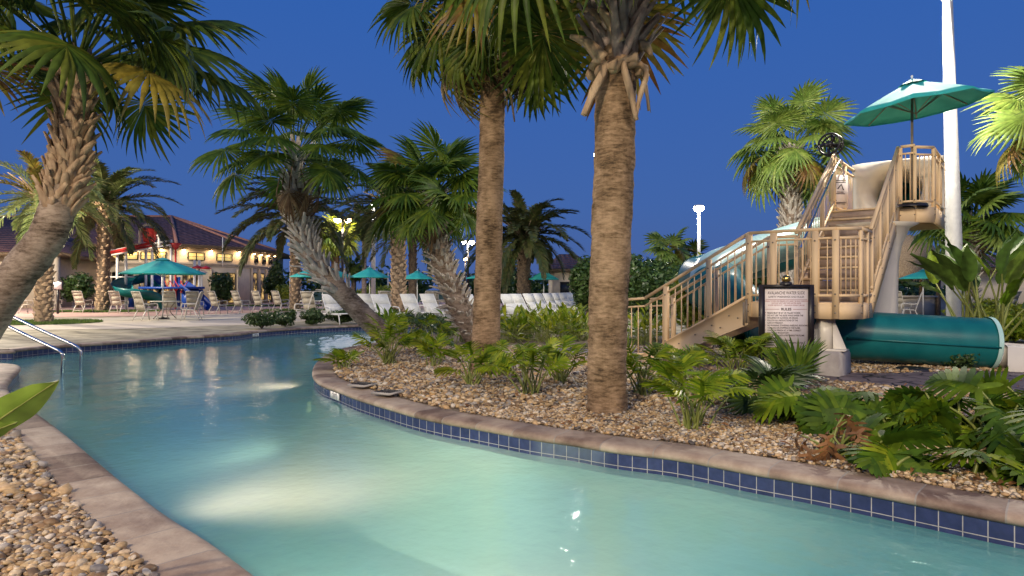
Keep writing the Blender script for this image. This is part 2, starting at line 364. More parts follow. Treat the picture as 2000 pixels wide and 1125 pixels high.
# steps going down into the river at the left, under the handrails
far_i = [p for p in catmull([Vector((-13.2, 12.4, 0))]+[Vector((p.x, p.y, 0)) for p in fb[:6]], 5)]
def stepslab(w, z):
    o = []
    for i, p in enumerate(far_i):
        tt = far_i[min(i+1, len(far_i)-1)]-far_i[max(i-1, 0)]; n = Vector((tt.y, -tt.x, 0)).normalized()
        o.append(p+n*w*min(1, max(0, (len(far_i)-1-i)/6)))
    return [(p.x, p.y) for p in far_i]+[(p.x, p.y) for p in o[::-1]]
mb = MB()
for w, z in ((.5,-.34),(.95,-.55),(1.4,-.77)): mb.prism(stepslab(w, z), -1.11, z)
tag(mb.build('pool_steps', M['plaster']), kind='structure')
# ---- water
m, t, N, L, P = newmat('pool_water'); N.remove(P)
tc = N.new('ShaderNodeTexCoord'); mp = N.new('ShaderNodeMapping'); mp.inputs['Scale'].default_value = (1, 1, 1); mp.inputs['Rotation'].default_value = (0, 0, R_(45)); L.new(tc.outputs['Object'], mp.inputs[0])
n1 = N.new('ShaderNodeTexNoise'); n1.inputs['Scale'].default_value = 2.6; n1.inputs['Detail'].default_value = 3
n2 = N.new('ShaderNodeTexNoise'); n2.inputs['Scale'].default_value = 14; n2.inputs['Detail'].default_value = 4
for n in (n1, n2): L.new(mp.outputs[0], n.inputs['Vector'])
ad = N.new('ShaderNodeMath'); ad.operation = 'MULTIPLY_ADD'; ad.inputs[1].default_value = .3; L.new(n2.outputs['Fac'], ad.inputs[0]); L.new(n1.outputs['Fac'], ad.inputs[2])
bp = N.new('ShaderNodeBump'); bp.inputs['Strength'].default_value = .5; bp.inputs['Distance'].default_value = .03; L.new(ad.outputs[0], bp.inputs['Height'])
fz = N.new('ShaderNodeFresnel'); fz.inputs[0].default_value = 1.33; L.new(bp.outputs[0], fz.inputs['Normal'])
gl = N.new('ShaderNodeBsdfGlossy'); gl.inputs['Roughness'].default_value = .07; gl.inputs['Color'].default_value = (.9,.95,1,1); L.new(bp.outputs[0], gl.inputs['Normal'])
tr = N.new('ShaderNodeBsdfTransparent'); tr.inputs[0].default_value = (.55,.84,.86,1)
df = N.new('ShaderNodeBsdfDiffuse'); df.inputs[0].default_value = (.17,.66,.68,1)
tl = N.new('ShaderNodeBsdfTranslucent'); tl.inputs[0].default_value = (.84,.82,.74,1)   # water body scatters the lamps below
m0 = N.new('ShaderNodeMixShader'); m0.inputs[0].default_value = .5; L.new(df.outputs[0], m0.inputs[1]); L.new(tl.outputs[0], m0.inputs[2])
m1 = N.new('ShaderNodeMixShader'); m1.inputs[0].default_value = .54; L.new(tr.outputs[0], m1.inputs[1]); L.new(m0.outputs[0], m1.inputs[2])
m2 = N.new('ShaderNodeMixShader'); L.new(fz.outputs[0], m2.inputs[0]); L.new(m1.outputs[0], m2.inputs[1]); L.new(gl.outputs[0], m2.inputs[2]); L.new(m2.outputs[0], N['Material Output'].inputs[0])
M['water'] = m
sheet('water', off(.008), [], ZW, M['water'])
# lamp reflection on the churned water, put in as pale flakes
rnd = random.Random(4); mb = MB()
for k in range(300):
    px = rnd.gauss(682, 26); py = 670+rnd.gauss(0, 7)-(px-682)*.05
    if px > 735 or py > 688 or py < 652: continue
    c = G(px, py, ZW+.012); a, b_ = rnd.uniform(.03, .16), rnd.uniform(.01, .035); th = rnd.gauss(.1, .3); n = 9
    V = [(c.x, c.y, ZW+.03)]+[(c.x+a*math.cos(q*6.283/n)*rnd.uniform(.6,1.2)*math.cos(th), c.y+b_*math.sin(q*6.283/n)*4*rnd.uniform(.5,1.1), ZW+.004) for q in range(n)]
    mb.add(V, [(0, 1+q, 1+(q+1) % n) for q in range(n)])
M['glint'] = surf('glint', (.42,.55,.58), (.68,.76,.76), .5, 6)
tag(mb.build('water_glints', M['glint'], None, True), kind='stuff', label='white lamp reflection on churned water by the far bank, set out as pale flakes', cat='glint')

# ---- ground
M['grass'] = surf('grass', (.05,.09,.02), (.11,.15,.035), .9, 1.5, bump=.6, bscale=60)
M['deck'] = surf('stamped_concrete', (.17,.15,.095), (.40,.36,.25), .75, 1.8, bump=.35, bscale=9, detail=9)
M['pavers'] = surf('pink_paving', (.36,.22,.19), (.46,.32,.28), .8, .6, bump=.2, bscale=30)
M['pale_deck'] = surf('pale_concrete_deck', (.48,.42,.34), (.60,.54,.44), .8, .7, bump=.15, bscale=30)
hole = [(p.x, p.y) for p in off(.12)]
sheet('ground', [(-900,-300),(900,-300),(900,1500),(-900,1500)], [hole], -.035, M['grass'])
deckpoly = [(-60,-12),(30,-12),(34,8),(40,30),(45,62),(-70,62)]
sheet('pool_deck', deckpoly, [hole], -.02, M['deck'])
def pxpoly(pts, z): return [tuple(G(x, y, z)[:2]) for x, y in pts]
sheet('pale_deck_band', pxpoly([(-400,650),(0,645),(250,642),(430,636),(500,634),(560,630),(620,626),(900,612),(900,606),(620,606),(520,606),(300,618),(-400,640)], -.014), [], -.014, M['pale_deck'])
sheet('pink_paving', pxpoly([(-500,626),(-100,622),(300,617),(520,610),(620,606),(760,603),(1150,594),(1150,590),(-500,590)], -.010), [], -.010, M['pavers'])
# gravel beds (beds of real pebbles lie on a sandy base)
M['sand'] = surf('gravel_base', (.16,.12,.08), (.28,.22,.15), .95, 30, bump=.8, bscale=90)
outr = off(.31)
def bank(pred): return [p for p in outr if pred(p)]
i_of = lambda q: min(range(NR), key=lambda i: (river[i].xy-Vector(q).xy).length)
def seg(a, b):
    i, j = i_of(a), i_of(b); out = []; k = i
    while True:
        out.append(tuple(outr[k][:2])); 
        if k == j: break
        k = (k+1) % NR
    return out
pen_edge = seg(nb[0], Vector((9,-3.5,0)))
pen = pen_edge+[(12,-3),(14,6),(12,12.6),(9,15.6),(3,16.3),(0,18)]
left_edge = seg(Vector((4,-3,0)), Vector((-12.5,10.6,0)))
leftbed = left_edge+[(-14,6),(-10,-6),(2,-6)]
sheet('gravel_bed', pen, [], -.004, M['sand']); sheet('gravel_bed', leftbed, [], -.004, M['sand'])
# dark flagstone path through the peninsula
m, t, N, L, P = newmat('flagstone')
tc = N.new('ShaderNodeTexCoord'); vo = N.new('ShaderNodeTexVoronoi'); vo.feature = 'DISTANCE_TO_EDGE'; vo.inputs['Scale'].default_value = 2.6
no = N.new('ShaderNodeTexNoise'); no.inputs['Scale'].default_value = 5; no.inputs['Detail'].default_value = 8
mm = N.new('ShaderNodeMix'); mm.data_type = 'RGBA'; mm.blend_type = 'ADD'; mm.inputs[0].default_value = .12
L.new(tc.outputs['Object'], no.inputs['Vector']); L.new(tc.outputs['Object'], mm.inputs[6]); L.new(no.outputs['Color'], mm.inputs[7]); L.new(mm.outputs[2], vo.inputs['Vector'])
cr = N.new('ShaderNodeValToRGB'); e = cr.color_ramp.elements; e[0].position = .01; e[1].position = .045; e[0].color = (.02,.018,.02,1); e[1].color = (1,1,1,1); L.new(vo.outputs['Distance'], cr.inputs[0])
c2 = N.new('ShaderNodeValToRGB'); e = c2.color_ramp.elements; e[0].position = .3; e[1].position = .7; e[0].color = (.10,.075,.08,1); e[1].color = (.23,.18,.175,1); L.new(no.outputs['Fac'], c2.inputs[0])
mu = N.new('ShaderNodeMix'); mu.data_type = 'RGBA'; mu.blend_type = 'MULTIPLY'; mu.inputs[0].default_value = 1; L.new(c2.outputs[0], mu.inputs[6]); L.new(cr.outputs[0], mu.inputs[7]); L.new(mu.outputs[2], P.inputs['Base Color'])
P.inputs['Roughness'].default_value = .75
bp = N.new('ShaderNodeBump'); bp.inputs['Distance'].default_value = .02; bp.inputs['Strength'].default_value = .8; L.new(cr.outputs[0], bp.inputs['Height']); L.new(bp.outputs[0], P.inputs['Normal'])
M['flag'] = m
pa = [G(1060,690), G(1240,700), G(1400,719), G(1560,738), G(1700,752), G(1850,764), G(2050,776), G(2300,790)]
pb = [G(2300,742), G(2050,728), G(1850,727), G(1700,730), G(1560,722), G(1400,704), G(1240,688), G(1060,678)]
pathpoly = [tuple(p[:2]) for p in catmull(pa, 5)+catmull(pb, 5)]
sheet('path', pathpoly, [], .012, M['flag'])

# pebbles
def inpoly(P, poly):
    x, y = P[:, 0], P[:, 1]; c = np.zeros(len(P), bool); q = np.array([p[:2] for p in poly])
    j = len(q)-1
    for i in range(len(q)):
        cond = ((q[i, 1] > y) != (q[j, 1] > y)) & (x < (q[j, 0]-q[i, 0])*(y-q[i, 1])/(q[j, 1]-q[i, 1]+1e-12)+q[i, 0])
        c ^= cond; j = i
    return c
def ico(sub):
    import bmesh
    bm = bmesh.new(); bmesh.ops.create_icosphere(bm, subdivisions=sub, radius=1)
    V = np.array([v.co[:] for v in bm.verts]); Fc = np.array([[v.index for v in f.verts] for f in bm.faces]); bm.free(); return V, Fc
m, t, N, L, P = newmat('pebble')
g = N.new('ShaderNodeNewGeometry'); cr = N.new('ShaderNodeValToRGB'); e = cr.color_ramp.elements; cr.color_ramp.interpolation = 'LINEAR'
cols = [(.06,.05,.045),(.20,.12,.055),(.36,.24,.11),(.50,.36,.19),(.30,.18,.08),(.15,.13,.12),(.60,.47,.30),(.46,.28,.11),(.66,.58,.46),(.20,.18,.17)]
while len(e) < len(cols): e.new(.5)
for i, c in enumerate(cols): e[i].position = i/(len(cols)-1); e[i].color = (*c, 1)
L.new(g.outputs['Random Per Island'], cr.inputs[0])
tc = N.new('ShaderNodeTexCoord'); no = N.new('ShaderNodeTexNoise'); no.inputs['Scale'].default_value = 35; no.inputs['Detail'].default_value = 4; L.new(tc.outputs['Object'], no.inputs['Vector'])
hs = N.new('ShaderNodeHueSaturation'); mr = N.new('ShaderNodeMapRange'); mr.inputs[1].default_value = .3; mr.inputs[2].default_value = .7; mr.inputs[3].default_value = .7; mr.inputs[4].default_value = 1.25
L.new(no.outputs['Fac'], mr.inputs[0]); L.new(mr.outputs[0], hs.inputs['Value']); L.new(cr.outputs[0], hs.inputs['Color']); L.new(hs.outputs[0], P.inputs['Base Color'])
P.inputs['Roughness'].default_value = .55
M['pebble'] = m
def pebbles(name, bbox, poly, excl, spacing, size, sub, seed, view=True, z0=0.0, mask=None):
    rg = np.random.default_rng(seed); x0, y0, x1, y1 = bbox
    xs, ys = np.meshgrid(np.arange(x0, x1, spacing), np.arange(y0, y1, spacing)); Pt = np.stack([xs.ravel(), ys.ravel()], 1)
    Pt = Pt+rg.uniform(-.5, .5, Pt.shape)*spacing
    k = inpoly(Pt, poly)
    for ex in excl: k &= ~inpoly(Pt, ex)
    if view: k &= (np.abs(Pt[:, 0]) < Pt[:, 1]*.84+.5)
    if mask is not None: k &= mask(Pt)
    Pt = Pt[k]; n = len(Pt)
    V0, F0 = ico(sub)
    s = rg.lognormal(-.04, .36, n).clip(.4, 2.3)*size/2
    ax = np.stack([s*rg.uniform(1, 1.5, n), s*rg.uniform(.75, 1.05, n), s*rg.uniform(.45, .75, n)], 1)
    az = rg.uniform(0, 6.283, n); ti = rg.normal(0, .3, n)
    V = V0[None]*ax[:, None]*(1+rg.normal(0, .05, (n, len(V0), 1)))
    c, sn = np.cos(ti)[:, None], np.sin(ti)[:, None]
    X, Y, Z = V[..., 0]*c-V[..., 2]*sn, V[..., 1], V[..., 0]*sn+V[..., 2]*c
    c, sn = np.cos(az)[:, None], np.sin(az)[:, None]
    V = np.stack([X*c-Y*sn+Pt[:, 0, None], X*sn+Y*c+Pt[:, 1, None], Z+z0+(rg.uniform(0, .6, n)*size)[:, None]], -1).reshape(-1, 3)
    Fs = (F0[None]+(np.arange(n)*len(V0))[:, None, None]).reshape(-1, 3)
    mb = MB(); mb.add(V, Fs); o = mb.build(name, M['pebble'], None, sub > 1)
    return tag(o, kind='stuff'), n
o, n1_ = pebbles('gravel', (-9,.8,2.2,9.5), leftbed, [], .024, .031, 2, 1, mask=lambda P: (P[:, 1] < 3.6))
tag(o, 'large rounded river pebbles beside the near left coping', 'gravel')
o, n2_ = pebbles('gravel', (-9,3.6,0,11), leftbed, [], .036, .044, 1, 2)
tag(o, 'rounded pebbles along the left bank under the big leaning palm', 'gravel')
o, n3_ = pebbles('gravel', (-.5,1.5,8,6.5), pen, [pathpoly], .022, .028, 1, 3)
tag(o, 'tan and grey gravel around the nearest palm trunk', 'gravel')
o, n4_ = pebbles('gravel', (-4,6.5,9,16), pen, [pathpoly], .042, .046, 1, 5, mask=lambda P: P[:, 1] < 13.5)
tag(o, 'gravel on the planted point behind the nearest palm', 'gravel')
print('pebbles', n1_, n2_, n3_, n4_)
# ---------------------------------------------------------------- vegetation builders
def place(V, Mx, o): return V @ np.array(Mx).T + np.array(o)
def fan_blade(rg, R=.9, nseg=34, spread=150, droop=.25, fold=.25, tip=.25):
    """costapalmate blade: pleated segments joined near the hub, free and drooping at their tips"""
    V = []; Fs = []; s = math.radians(spread); dth = 2*s/nseg
    for i in range(nseg):
        th = -s+(i+.5)*dth; a = abs(th)/s
        r = R*(1-.38*a**1.5)*rg.uniform(.9, 1.06); ox = .22*R*(1-a)
        d = th+rg.normal(0, .025); wmax = r*dth*.48; tp = tip*rg.uniform(.5, 1.6)
        for t, w in ((0, .12), (.3, .62), (.52, 1.0), (.72, .7), (.88, .38), (1, .04)):
            q = r*t; x = ox+q*math.cos(d); y = q*math.sin(d)
            z = -droop*(x*x)/R-fold*abs(y)**1.3-tp*max(0, t-.45)**2*r*1.6
            px, py = -math.sin(d)*w*wmax*.62, math.cos(d)*w*wmax*.62
            V += [(x-px, y-py, z-.35*w*wmax), (x, y, z+.35*w*wmax), (x+px, y+py, z-.35*w*wmax)]
        b = i*18
        for k in range(5):
            q = b+k*3; Fs += [(q, q+1, q+4, q+3), (q+1, q+2, q+5, q+4)]
    return np.array(V), np.array(Fs)
def fan_leaf(mb, rg, c, az, el, Lp, R, mi=0, bend=.5, nseg=30, droop=.3, fold=.3, tip=.3, stem_mi=None, spread=150):
    d0 = el; pts = []; p = Vector((0, 0, 0)); n = 5
    for k in range(n+1):
        a = d0-bend*(k/n)**1.5; pts.append(p.copy()); p = p+Vector((math.cos(a), 0, math.sin(a)))*(Lp/n)
    Mz = Matrix.Rotation(az, 3, 'Z'); W_ = [Mz @ q+Vector(c) for q in pts]
    mb.tube(W_, [.022*R+.012]+[.012*R+.008]*n, 4, mi if stem_mi is None else stem_mi, False)
    V, Fs = fan_blade(rg, R, nseg, spread, droop, fold, tip)
    V = place(V, rotm(az+rg.normal(0, .15), d0-bend*1.25, rg.normal(0, .45)), W_[-1])
    mb.add(V, Fs, mi)
def trunk_path(base, top, mid=None, n=16):
    base, top = Vector(base), Vector(top); 
    P = [base]+[Vector(m) for m in (mid or [])]+[top]
    return catmull(P, max(3, n//(len(P)-1)))
def trunk_mesh(P, r0, r1, rg, flare=.15, rough=.02, sub=6, n=26):
    """uneven ringed trunk"""
    D = catmull(P, sub); m = len(D); V = []; prev = None
    for i in range(m):
        t = (D[min(i+1, m-1)]-D[max(i-1, 0)]).normalized()
        a = (Vector((1, 0, 0))-t*t.x).normalized() if prev is None else (prev-t*prev.dot(t)).normalized(); prev = a; b = t.cross(a)
        f = i/(m-1); r = r0+(r1-r0)*f+r0*flare*math.exp(-f*14)
        r *= 1+rg.normal(0, rough*.6)
        for k in range(n):
            th = 6.2832*k/n; rr = r*(1+.02*math.sin(th*3+i*.35)+rg.normal(0, rough)); V.append(D[i]+(a*math.cos(th)+b*math.sin(th))*rr)
    Fs = [(i*n+k, i*n+(k+1) % n, (i+1)*n+(k+1) % n, (i+1)*n+k) for i in range(m-1) for k in range(n)]+[tuple((m-1)*n+k for k in range(n))]
    mb = MB(); mb.add([tuple(v) for v in V], Fs); return mb, D
def boots_mesh(D, f0, f1, n, L, w, r, rg, tilt=.45, skew=.6, split=False, curl=0, mi=0, mb=None):
    """old leaf bases criss-crossing the trunk between fractions f0..f1 of its length"""
    mb = mb or MB(); m = len(D)
    for i in range(n):
        f = f0+(f1-f0)*(i+.5)/n; k = min(m-2, int(f*(m-1))); c = D[k].lerp(D[k+1], f*(m-1)-k); t = (D[k+1]-D[k]).normalized()
        a = (Vector((1, 0, 0))-t*t.x).normalized(); b = t.cross(a); th = i*2.3999+rg.normal(0, .12)
        o = a*math.cos(th)+b*math.sin(th); s = t.cross(o)
        for sg in ((-1, 1) if split else (rg.choice((-1, 1)),)):
            LL = L*rg.uniform(.7, 1.3); ww = w*rg.uniform(.8, 1.2); sk = sg*skew*rg.uniform(.5, 1.2); tl = tilt*rg.uniform(.6, 1.4)
            p = c+o*r*.85; d = (t+s*sk+o*tl*.6).normalized(); V = []
            for j, (q, wf, hf) in enumerate(((0, 1.25, 1), (.35, 1, .8), (.7, .75, .6), (1, .5, .35))):
                cc = p+d*LL*q+o*(tl*LL*.5*q*q)+t*(-curl*LL*q*q); nn = (o-d*o.dot(d)).normalized(); sd = d.cross(nn)
                for x, y in ((-.5, -.4), (-.42, .25), (0, .5), (.42, .25), (.5, -.4)): V.append(cc+sd*x*ww*wf+nn*y*ww*.55*hf)
            Fs = [(j*5+x, j*5+(x+1) % 5, j*5+5+(x+1) % 5, j*5+5+x) for j in range(3) for x in range(5)]+[(15, 16, 17, 18, 19)]
            mb.add([tuple(v) for v in V], Fs, mi)
    return mb
def sabal(base, top, label, group, seed, mid=None, r0=.2, r1=.17, nleaf=34, Lp=.95, R=.85, crown=('frond', 'frond_gold'), gold=.08, bark='bark', boots=None, nseg=30,
          dead=0, emin=-55, emax=80, sector=None, extra=None, droop=.14, flare=.15, name='cabbage_palm', tip=.22):
    rg = np.random.default_rng(seed); t = thing(name, base, label, 'palm tree', group)
    P = trunk_path(base, top, mid); mb, D = trunk_mesh(P, r0, r1, rg, flare); mb.build('trunk', M[bark], t, True)
    if boots:
        f0, f1, n, L, w, m_, split = boots[:7]; kw = boots[7] if len(boots) > 7 else {}
        boots_mesh(D, f0, f1, n, L, w, (r0+r1)/2, rg, split=split, **kw).build('leaf_bases', M[m_], t)
    c = MB(); tp = Vector(top)
    for i in range(nleaf):
        f = (i+.5)/nleaf; el = R_(emax-(emax-emin)*f**.85)+rg.normal(0, .1); az = i*2.39996+rg.normal(0, .15)
        if sector and not sector(az % 6.2832, el): continue
        k = 1 if (rg.random() < gold+(.25 if f > .85 else 0)*min(1, gold*8)) else 0
        fan_leaf(c, rg, tp+Vector((math.cos(az), math.sin(az), 0))*r1*.6+Vector((0, 0, (.5-f)*r1*2)), az, el, Lp*rg.uniform(.75, 1.15), R*rg.uniform(.82, 1.1), k, bend=.2+.3*f, nseg=nseg, droop=droop, tip=tip*(1+f))
    c.build('crown', [M[crown[0]], M[crown[1]]], t)
    if dead:
        c = MB()
        for i in range(dead):
            az = i*2.4+seed; el = R_(rg.uniform(-75, -45))
            fan_leaf(c, rg, tp+Vector((math.cos(az), math.sin(az), 0))*r1-Vector((0, 0, .15)), az, el, Lp*.75, R*rg.uniform(.6, .85), 0, bend=.6, nseg=20, droop=.1, fold=1.3, tip=.9, spread=75)
        c.build('dead_fronds', M['frond_dead'], t)
    if extra: extra(t, D, rg)
    return t
def date_frond(mb, rg, c, az, el, L, mi=0, bend=1.5, npair=42, lw=.05, ll=.5, roll=0):
    n = 12; pts = []; tan = []; p = Vector((0, 0, 0))
    for k in range(n+1):
        a = el-bend*(k/n)**1.4; pts.append(p.copy()); d = Vector((math.cos(a), 0, math.sin(a))); tan.append(d); p = p+d*(L/n)
    Mz = Matrix.Rotation(az, 3, 'Z'); W_ = [Mz @ q+Vector(c) for q in pts]
    mb.tube(W_, [.035-.027*k/n for k in range(n+1)], 4, mi, False)
    V = []; Fs = []
    for k in range(npair):
        f = .1+.9*(k+.5)/npair; q = f*n; j = min(n-1, int(q)); pt = pts[j].lerp(pts[j+1], q-j); d = tan[j].lerp(tan[j+1], q-j).normalized()
        up = Vector((-d.z, 0, d.x)); sp = R_(62-38*f); l = ll*(math.sin(math.pi*min(1, .12+f*.83))**.6)*rg.uniform(.85, 1.1)
        for sg in (-1, 1):
            v = (d*math.cos(sp)+Vector((0, 1, 0))*sg*math.sin(sp)*.9+up*rg.uniform(.05, .5)).normalized()
            wv = v.cross(up).normalized()*lw*.5
            e = pt+v*l+Vector((0, 0, -l*l*.35)); m_ = pt+v*l*.5
            b = len(V); V += [pt-wv*.5, pt+wv*.5, m_+wv, m_-wv, e]; Fs += [(b, b+1, b+2, b+3)]
            Fs.append((b+3, b+2, b+4, b+4))
    Fq = [f for f in Fs if len(set(f)) == 4]; Ft = [f[:3] for f in Fs if len(set(f)) == 3]
    V = [tuple(Mz @ v+Vector(c)) for v in V]; mb.add(V, Fq, mi); mb.n -= len(V); mb.V.pop(); mb.add(V, Ft, mi)
def date_palm(base, top, label, group, seed, r0=.26, r1=.26, nleaf=34, L=2.9, mats=('date', 'date_lit'), lit=.1, lw=.06, bark='boot_dark', boot='boot_dark', nb=150, mid=None, emin=-30, emax=80, npair=42, ll=.5, bend=1.5, name='date_palm', bl=.14):
    rg = np.random.default_rng(seed); t = thing(name, base, label, 'palm tree', group)
    P = trunk_path(base, top, mid); mb, D = trunk_mesh(P, r0*.88, r1*.88, rg, .1, n=14, sub=3); mb.build('trunk', M[bark], t, True)
    bm_ = boots_mesh(D, .01, .93, nb, bl, .19, r0*.95, rg, tilt=.5, skew=.15)
    boots_mesh(D, .9, 1.0, 26, .75, .10, r0*.9, rg, tilt=1.1, skew=.1, mb=bm_)
    bm_.build('leaf_bases', M[boot], t)
    c = MB(); tp = Vector(top)
    for i in range(nleaf):
        f = (i+.5)/nleaf; el = R_(emax-(emax-emin)*f)+rg.normal(0, .08); az = i*2.39996+rg.normal(0, .2)
        date_frond(c, rg, tp+Vector((math.cos(az), math.sin(az), 0))*r1*.5, az, el, L*rg.uniform(.85, 1.1)*(.8+.2*f), int(rg.random() < lit), bend*rg.uniform(.8, 1.2)*(1-.35*f), npair, lw, ll)
    c.build('crown', [M[mats[0]], M[mats[1]]], t)
    return t
def lobed(rg, L=.3, Wd=.26, nl=7, lw=.045, solid=.25, droop=.4, ang=(75, 25)):
    """deeply lobed leaf: midrib strip and pairs of finger lobes"""
    V = []; Fs = []
    def z(x, y): return -droop*x*x/L-.25*abs(y)*abs(y)/Wd*2
    def strip(p, d, l, w0, w1):
        b = len(V); nx, ny = -d[1], d[0]
        for t, w in ((0, w0), (.45, w1), (.8, w1*.75), (1, .003)):
            x, y = p[0]+d[0]*l*t, p[1]+d[1]*l*t
            V.append((x+nx*w/2, y+ny*w/2, z(x+nx*w/2, y+ny*w/2)+.006)); V.append((x-nx*w/2, y-ny*w/2, z(x-nx*w/2, y-ny*w/2)))
        for k in range(3): q = b+2*k; Fs.append((q, q+1, q+3, q+2))
    strip((0, 0), (1, 0), L, Wd*solid, Wd*solid)
    for i in range(nl):
        f = i/(nl-1); x = L*(-.0+.85*f); prof = (math.sin(math.pi*(.22+.7*f))**.8)
        a = R_(ang[0]+(ang[1]-ang[0])*f+(35 if i == 0 else 0)); l = Wd*.62*prof*rg.uniform(.88, 1.1)
        for sg in (-1, 1): strip((x, 0), (math.cos(a), sg*math.sin(a)), l, lw*.9, lw)
    return np.array(V), np.array(Fs)
def paddle(L=1.0, Wd=.3, droop=.25, fold=.35, n=9, ripple=0, rg=None):
    V = []; Fs = []
    for k in range(n+1):
        t = k/n; w = Wd/2*(math.sin(math.pi*min(1, .06+t**.8*.94))**.75)*(1-.35*t**3)*(1 if t < 1 else 0)+.002; x = L*t; zc = -droop*L*t*t
        rr = (rg.normal(0, ripple) if rg is not None and ripple else 0)
        for s, zf in ((-1, fold), (-.5, fold*.42), (0, 0), (.5, fold*.42), (1, fold)): V.append((x, s*w, zc+zf*w+(rr if abs(s) > .7 else 0)))
    for k in range(n):
        for j in range(4): q = k*5+j; Fs.append((q, q+5, q+6, q+1))
    return np.array(V), np.array(Fs)
def clump(name, base, label, cat, group, seed, n=16, pet=(.3, .5), el=(25, 80), leaf=None, mat='fern', spread=.05, stem='stem', bend=.5, bl=-.4, sr=.009, second=None, azr=None):
    rg = np.random.default_rng(seed); t = thing(name, base, label, cat, group); S = MB(); Lf = MB(); b0 = Vector(base)
    for i in range(n):
        az = i*2.39996+rg.normal(0, .3) if azr is None else rg.uniform(*azr); e = R_(rg.uniform(*el)); l = rg.uniform(*pet)*(.75+.45*math.sin(e)); p = b0+Vector((rg.normal(0, spread), rg.normal(0, spread), 0)); pts = []
        for k in range(5):
            a = e-bend*(k/4)**1.5; pts.append(p.copy()); p = p+Vector((math.cos(a)*math.cos(az), math.cos(a)*math.sin(az), math.sin(a)))*(l/4)
        S.tube(pts, [sr*1.3, sr*1.1, sr, sr*.8, sr*.7], 5, 0, False)
        V, Fs = leaf(rg); V = place(V*rg.uniform(.75, 1.15), rotm(az+rg.normal(0, .3), e-bend+rg.normal(bl, .2), rg.normal(0, .5)), pts[-1]); Lf.add(V, Fs, 1 if (second and rg.random() < second[1]) else 0)
    S.build('stems', M[stem], t); Lf.build('leaves', [M[mat]]+([M[second[0]]] if second else []), t); return t
def blob(rg, c, rad, n, leaf=.06, hollow=.55, nclump=9, flat=0.0):
    """leaf-sized faces in lumps through an uneven volume"""
    c = np.array(c); rad = np.array(rad)
    cl = rg.normal(size=(nclump, 3)); cl /= np.linalg.norm(cl, axis=1)[:, None]; cl *= rg.uniform(.35, .75, (nclump, 1)); cr_ = rg.uniform(.35, .6, nclump)
    if flat: cl[:, 2] = np.maximum(cl[:, 2], -flat)
    k = rg.integers(0, nclump, n); d = rg.normal(size=(n, 3)); d /= np.linalg.norm(d, axis=1)[:, None]
    P = cl[k]+d*(cr_[k]*rg.uniform(hollow, 1, n)**.5)[:, None]
    P = P*rad+c
    a = d+rg.normal(0, .5, (n, 3)); a /= np.linalg.norm(a, axis=1)[:, None]; u = np.cross(a, rg.normal(size=(n, 3))); u /= np.linalg.norm(u, axis=1)[:, None]; v = np.cross(a, u)
    s = (leaf*rg.uniform(.6, 1.3, n))[:, None]
    V = np.stack([P-u*s, P-v*s*.45+a*s*.1, P+u*s, P+v*s*.45+a*s*.1], 1).reshape(-1, 3)
    Fs = np.arange(n*4).reshape(n, 4); keep = None
    return V, Fs
def shrub(base, w, h, label, group, seed, mat='shrub', n=900, leaf=.05, name='clipped_shrub', cat='shrub', depth=None):
    rg = np.random.default_rng(seed); t = thing(name, base, label, cat, group); mb = MB(); b = Vector(base)
    V, Fs = blob(rg, (b.x, b.y, b.z+h*.5), (w*.52, (depth or w)*.52, h*.52), n, leaf, nclump=14); V[:, 2] = np.maximum(V[:, 2], b.z+.005+rg.uniform(0, .03, len(V))); mb.add(V, Fs)
    mb.build('foliage', M[mat], t)
    s = MB()
    for k in range(6):
        a = rg.uniform(0, 6.28); s.tube([b, b+Vector((math.cos(a)*w*.25, math.sin(a)*w*.2, h*.55))], [.02, .008], 5)
    s.build('stems', M['boot_dark'], t); return t
# ---------------------------------------------------------------- palms
# nearest palm: straight trunk, crown above the picture
def near_extra(t, D, rg):
    mb = MB(); c = Vector(A(1205, 60, 6.3))
    # twisted collar of old bases under the crown, two stubs hanging down
    for k in range(9):
        a = k*.7; p = c+Vector((math.cos(a)*.2, math.sin(a)*.2, -.42+.05*math.sin(k*2))); q = c+Vector((math.cos(a+1.1)*.25, math.sin(a+1.1)*.25, -.38+.06*math.cos(k*3)))
        m_ = (p+q)/2+Vector((math.cos(a+.5), math.sin(a+.5), .1))*.05
        mb.tube(catmull([p, m_, q], 4), [.05+.015*math.sin(j) for j in range(9)], 7)
    for dx, dy, ex, ey, l, w in ((-.14,-.19,-.36,-.3,.46,.05),(.02,-.25,.14,-.26,.5,.035),(.19,-.2,.13,-.26,.48,.03),(.22,.0,.3,-.05,.35,.02)):
        p = c+Vector((dx, dy, -.45)); q = c+Vector((ex, ey, -.45-l)); mb.tube(catmull([p+Vector((0,0,.06)), p+Vector((dx*.25, dy*.25, -.06)), (p+q)/2+Vector((dx*.12,dy*.12,0)), q], 3), [w*.8]*3+[w]*4+[w*.7]*3, 5)
    for p1, p2 in (((-.16,-.14,-.33), (-.48,-.22,-.14)), ((.2,-.1,-.2), (.32,-.1,-.28)), ((-.2,-.12,0),(-.34,-.1,.16)), ((.0,-.2,-.2),(-.22,-.24,.12))):
        a, b = c+Vector(p1), c+Vector(p2); mb.tube(catmull([a, (a+b)/2+Vector((0,0,.05)), b], 4), [.07,.065,.06,.055,.05,.042,.034,.026,.018], 6)
    mb.build('hanging_leaf_stubs', M['boot'], t)
base_I = G(1185, 803); top_I = A(1210, -150, 6.3)
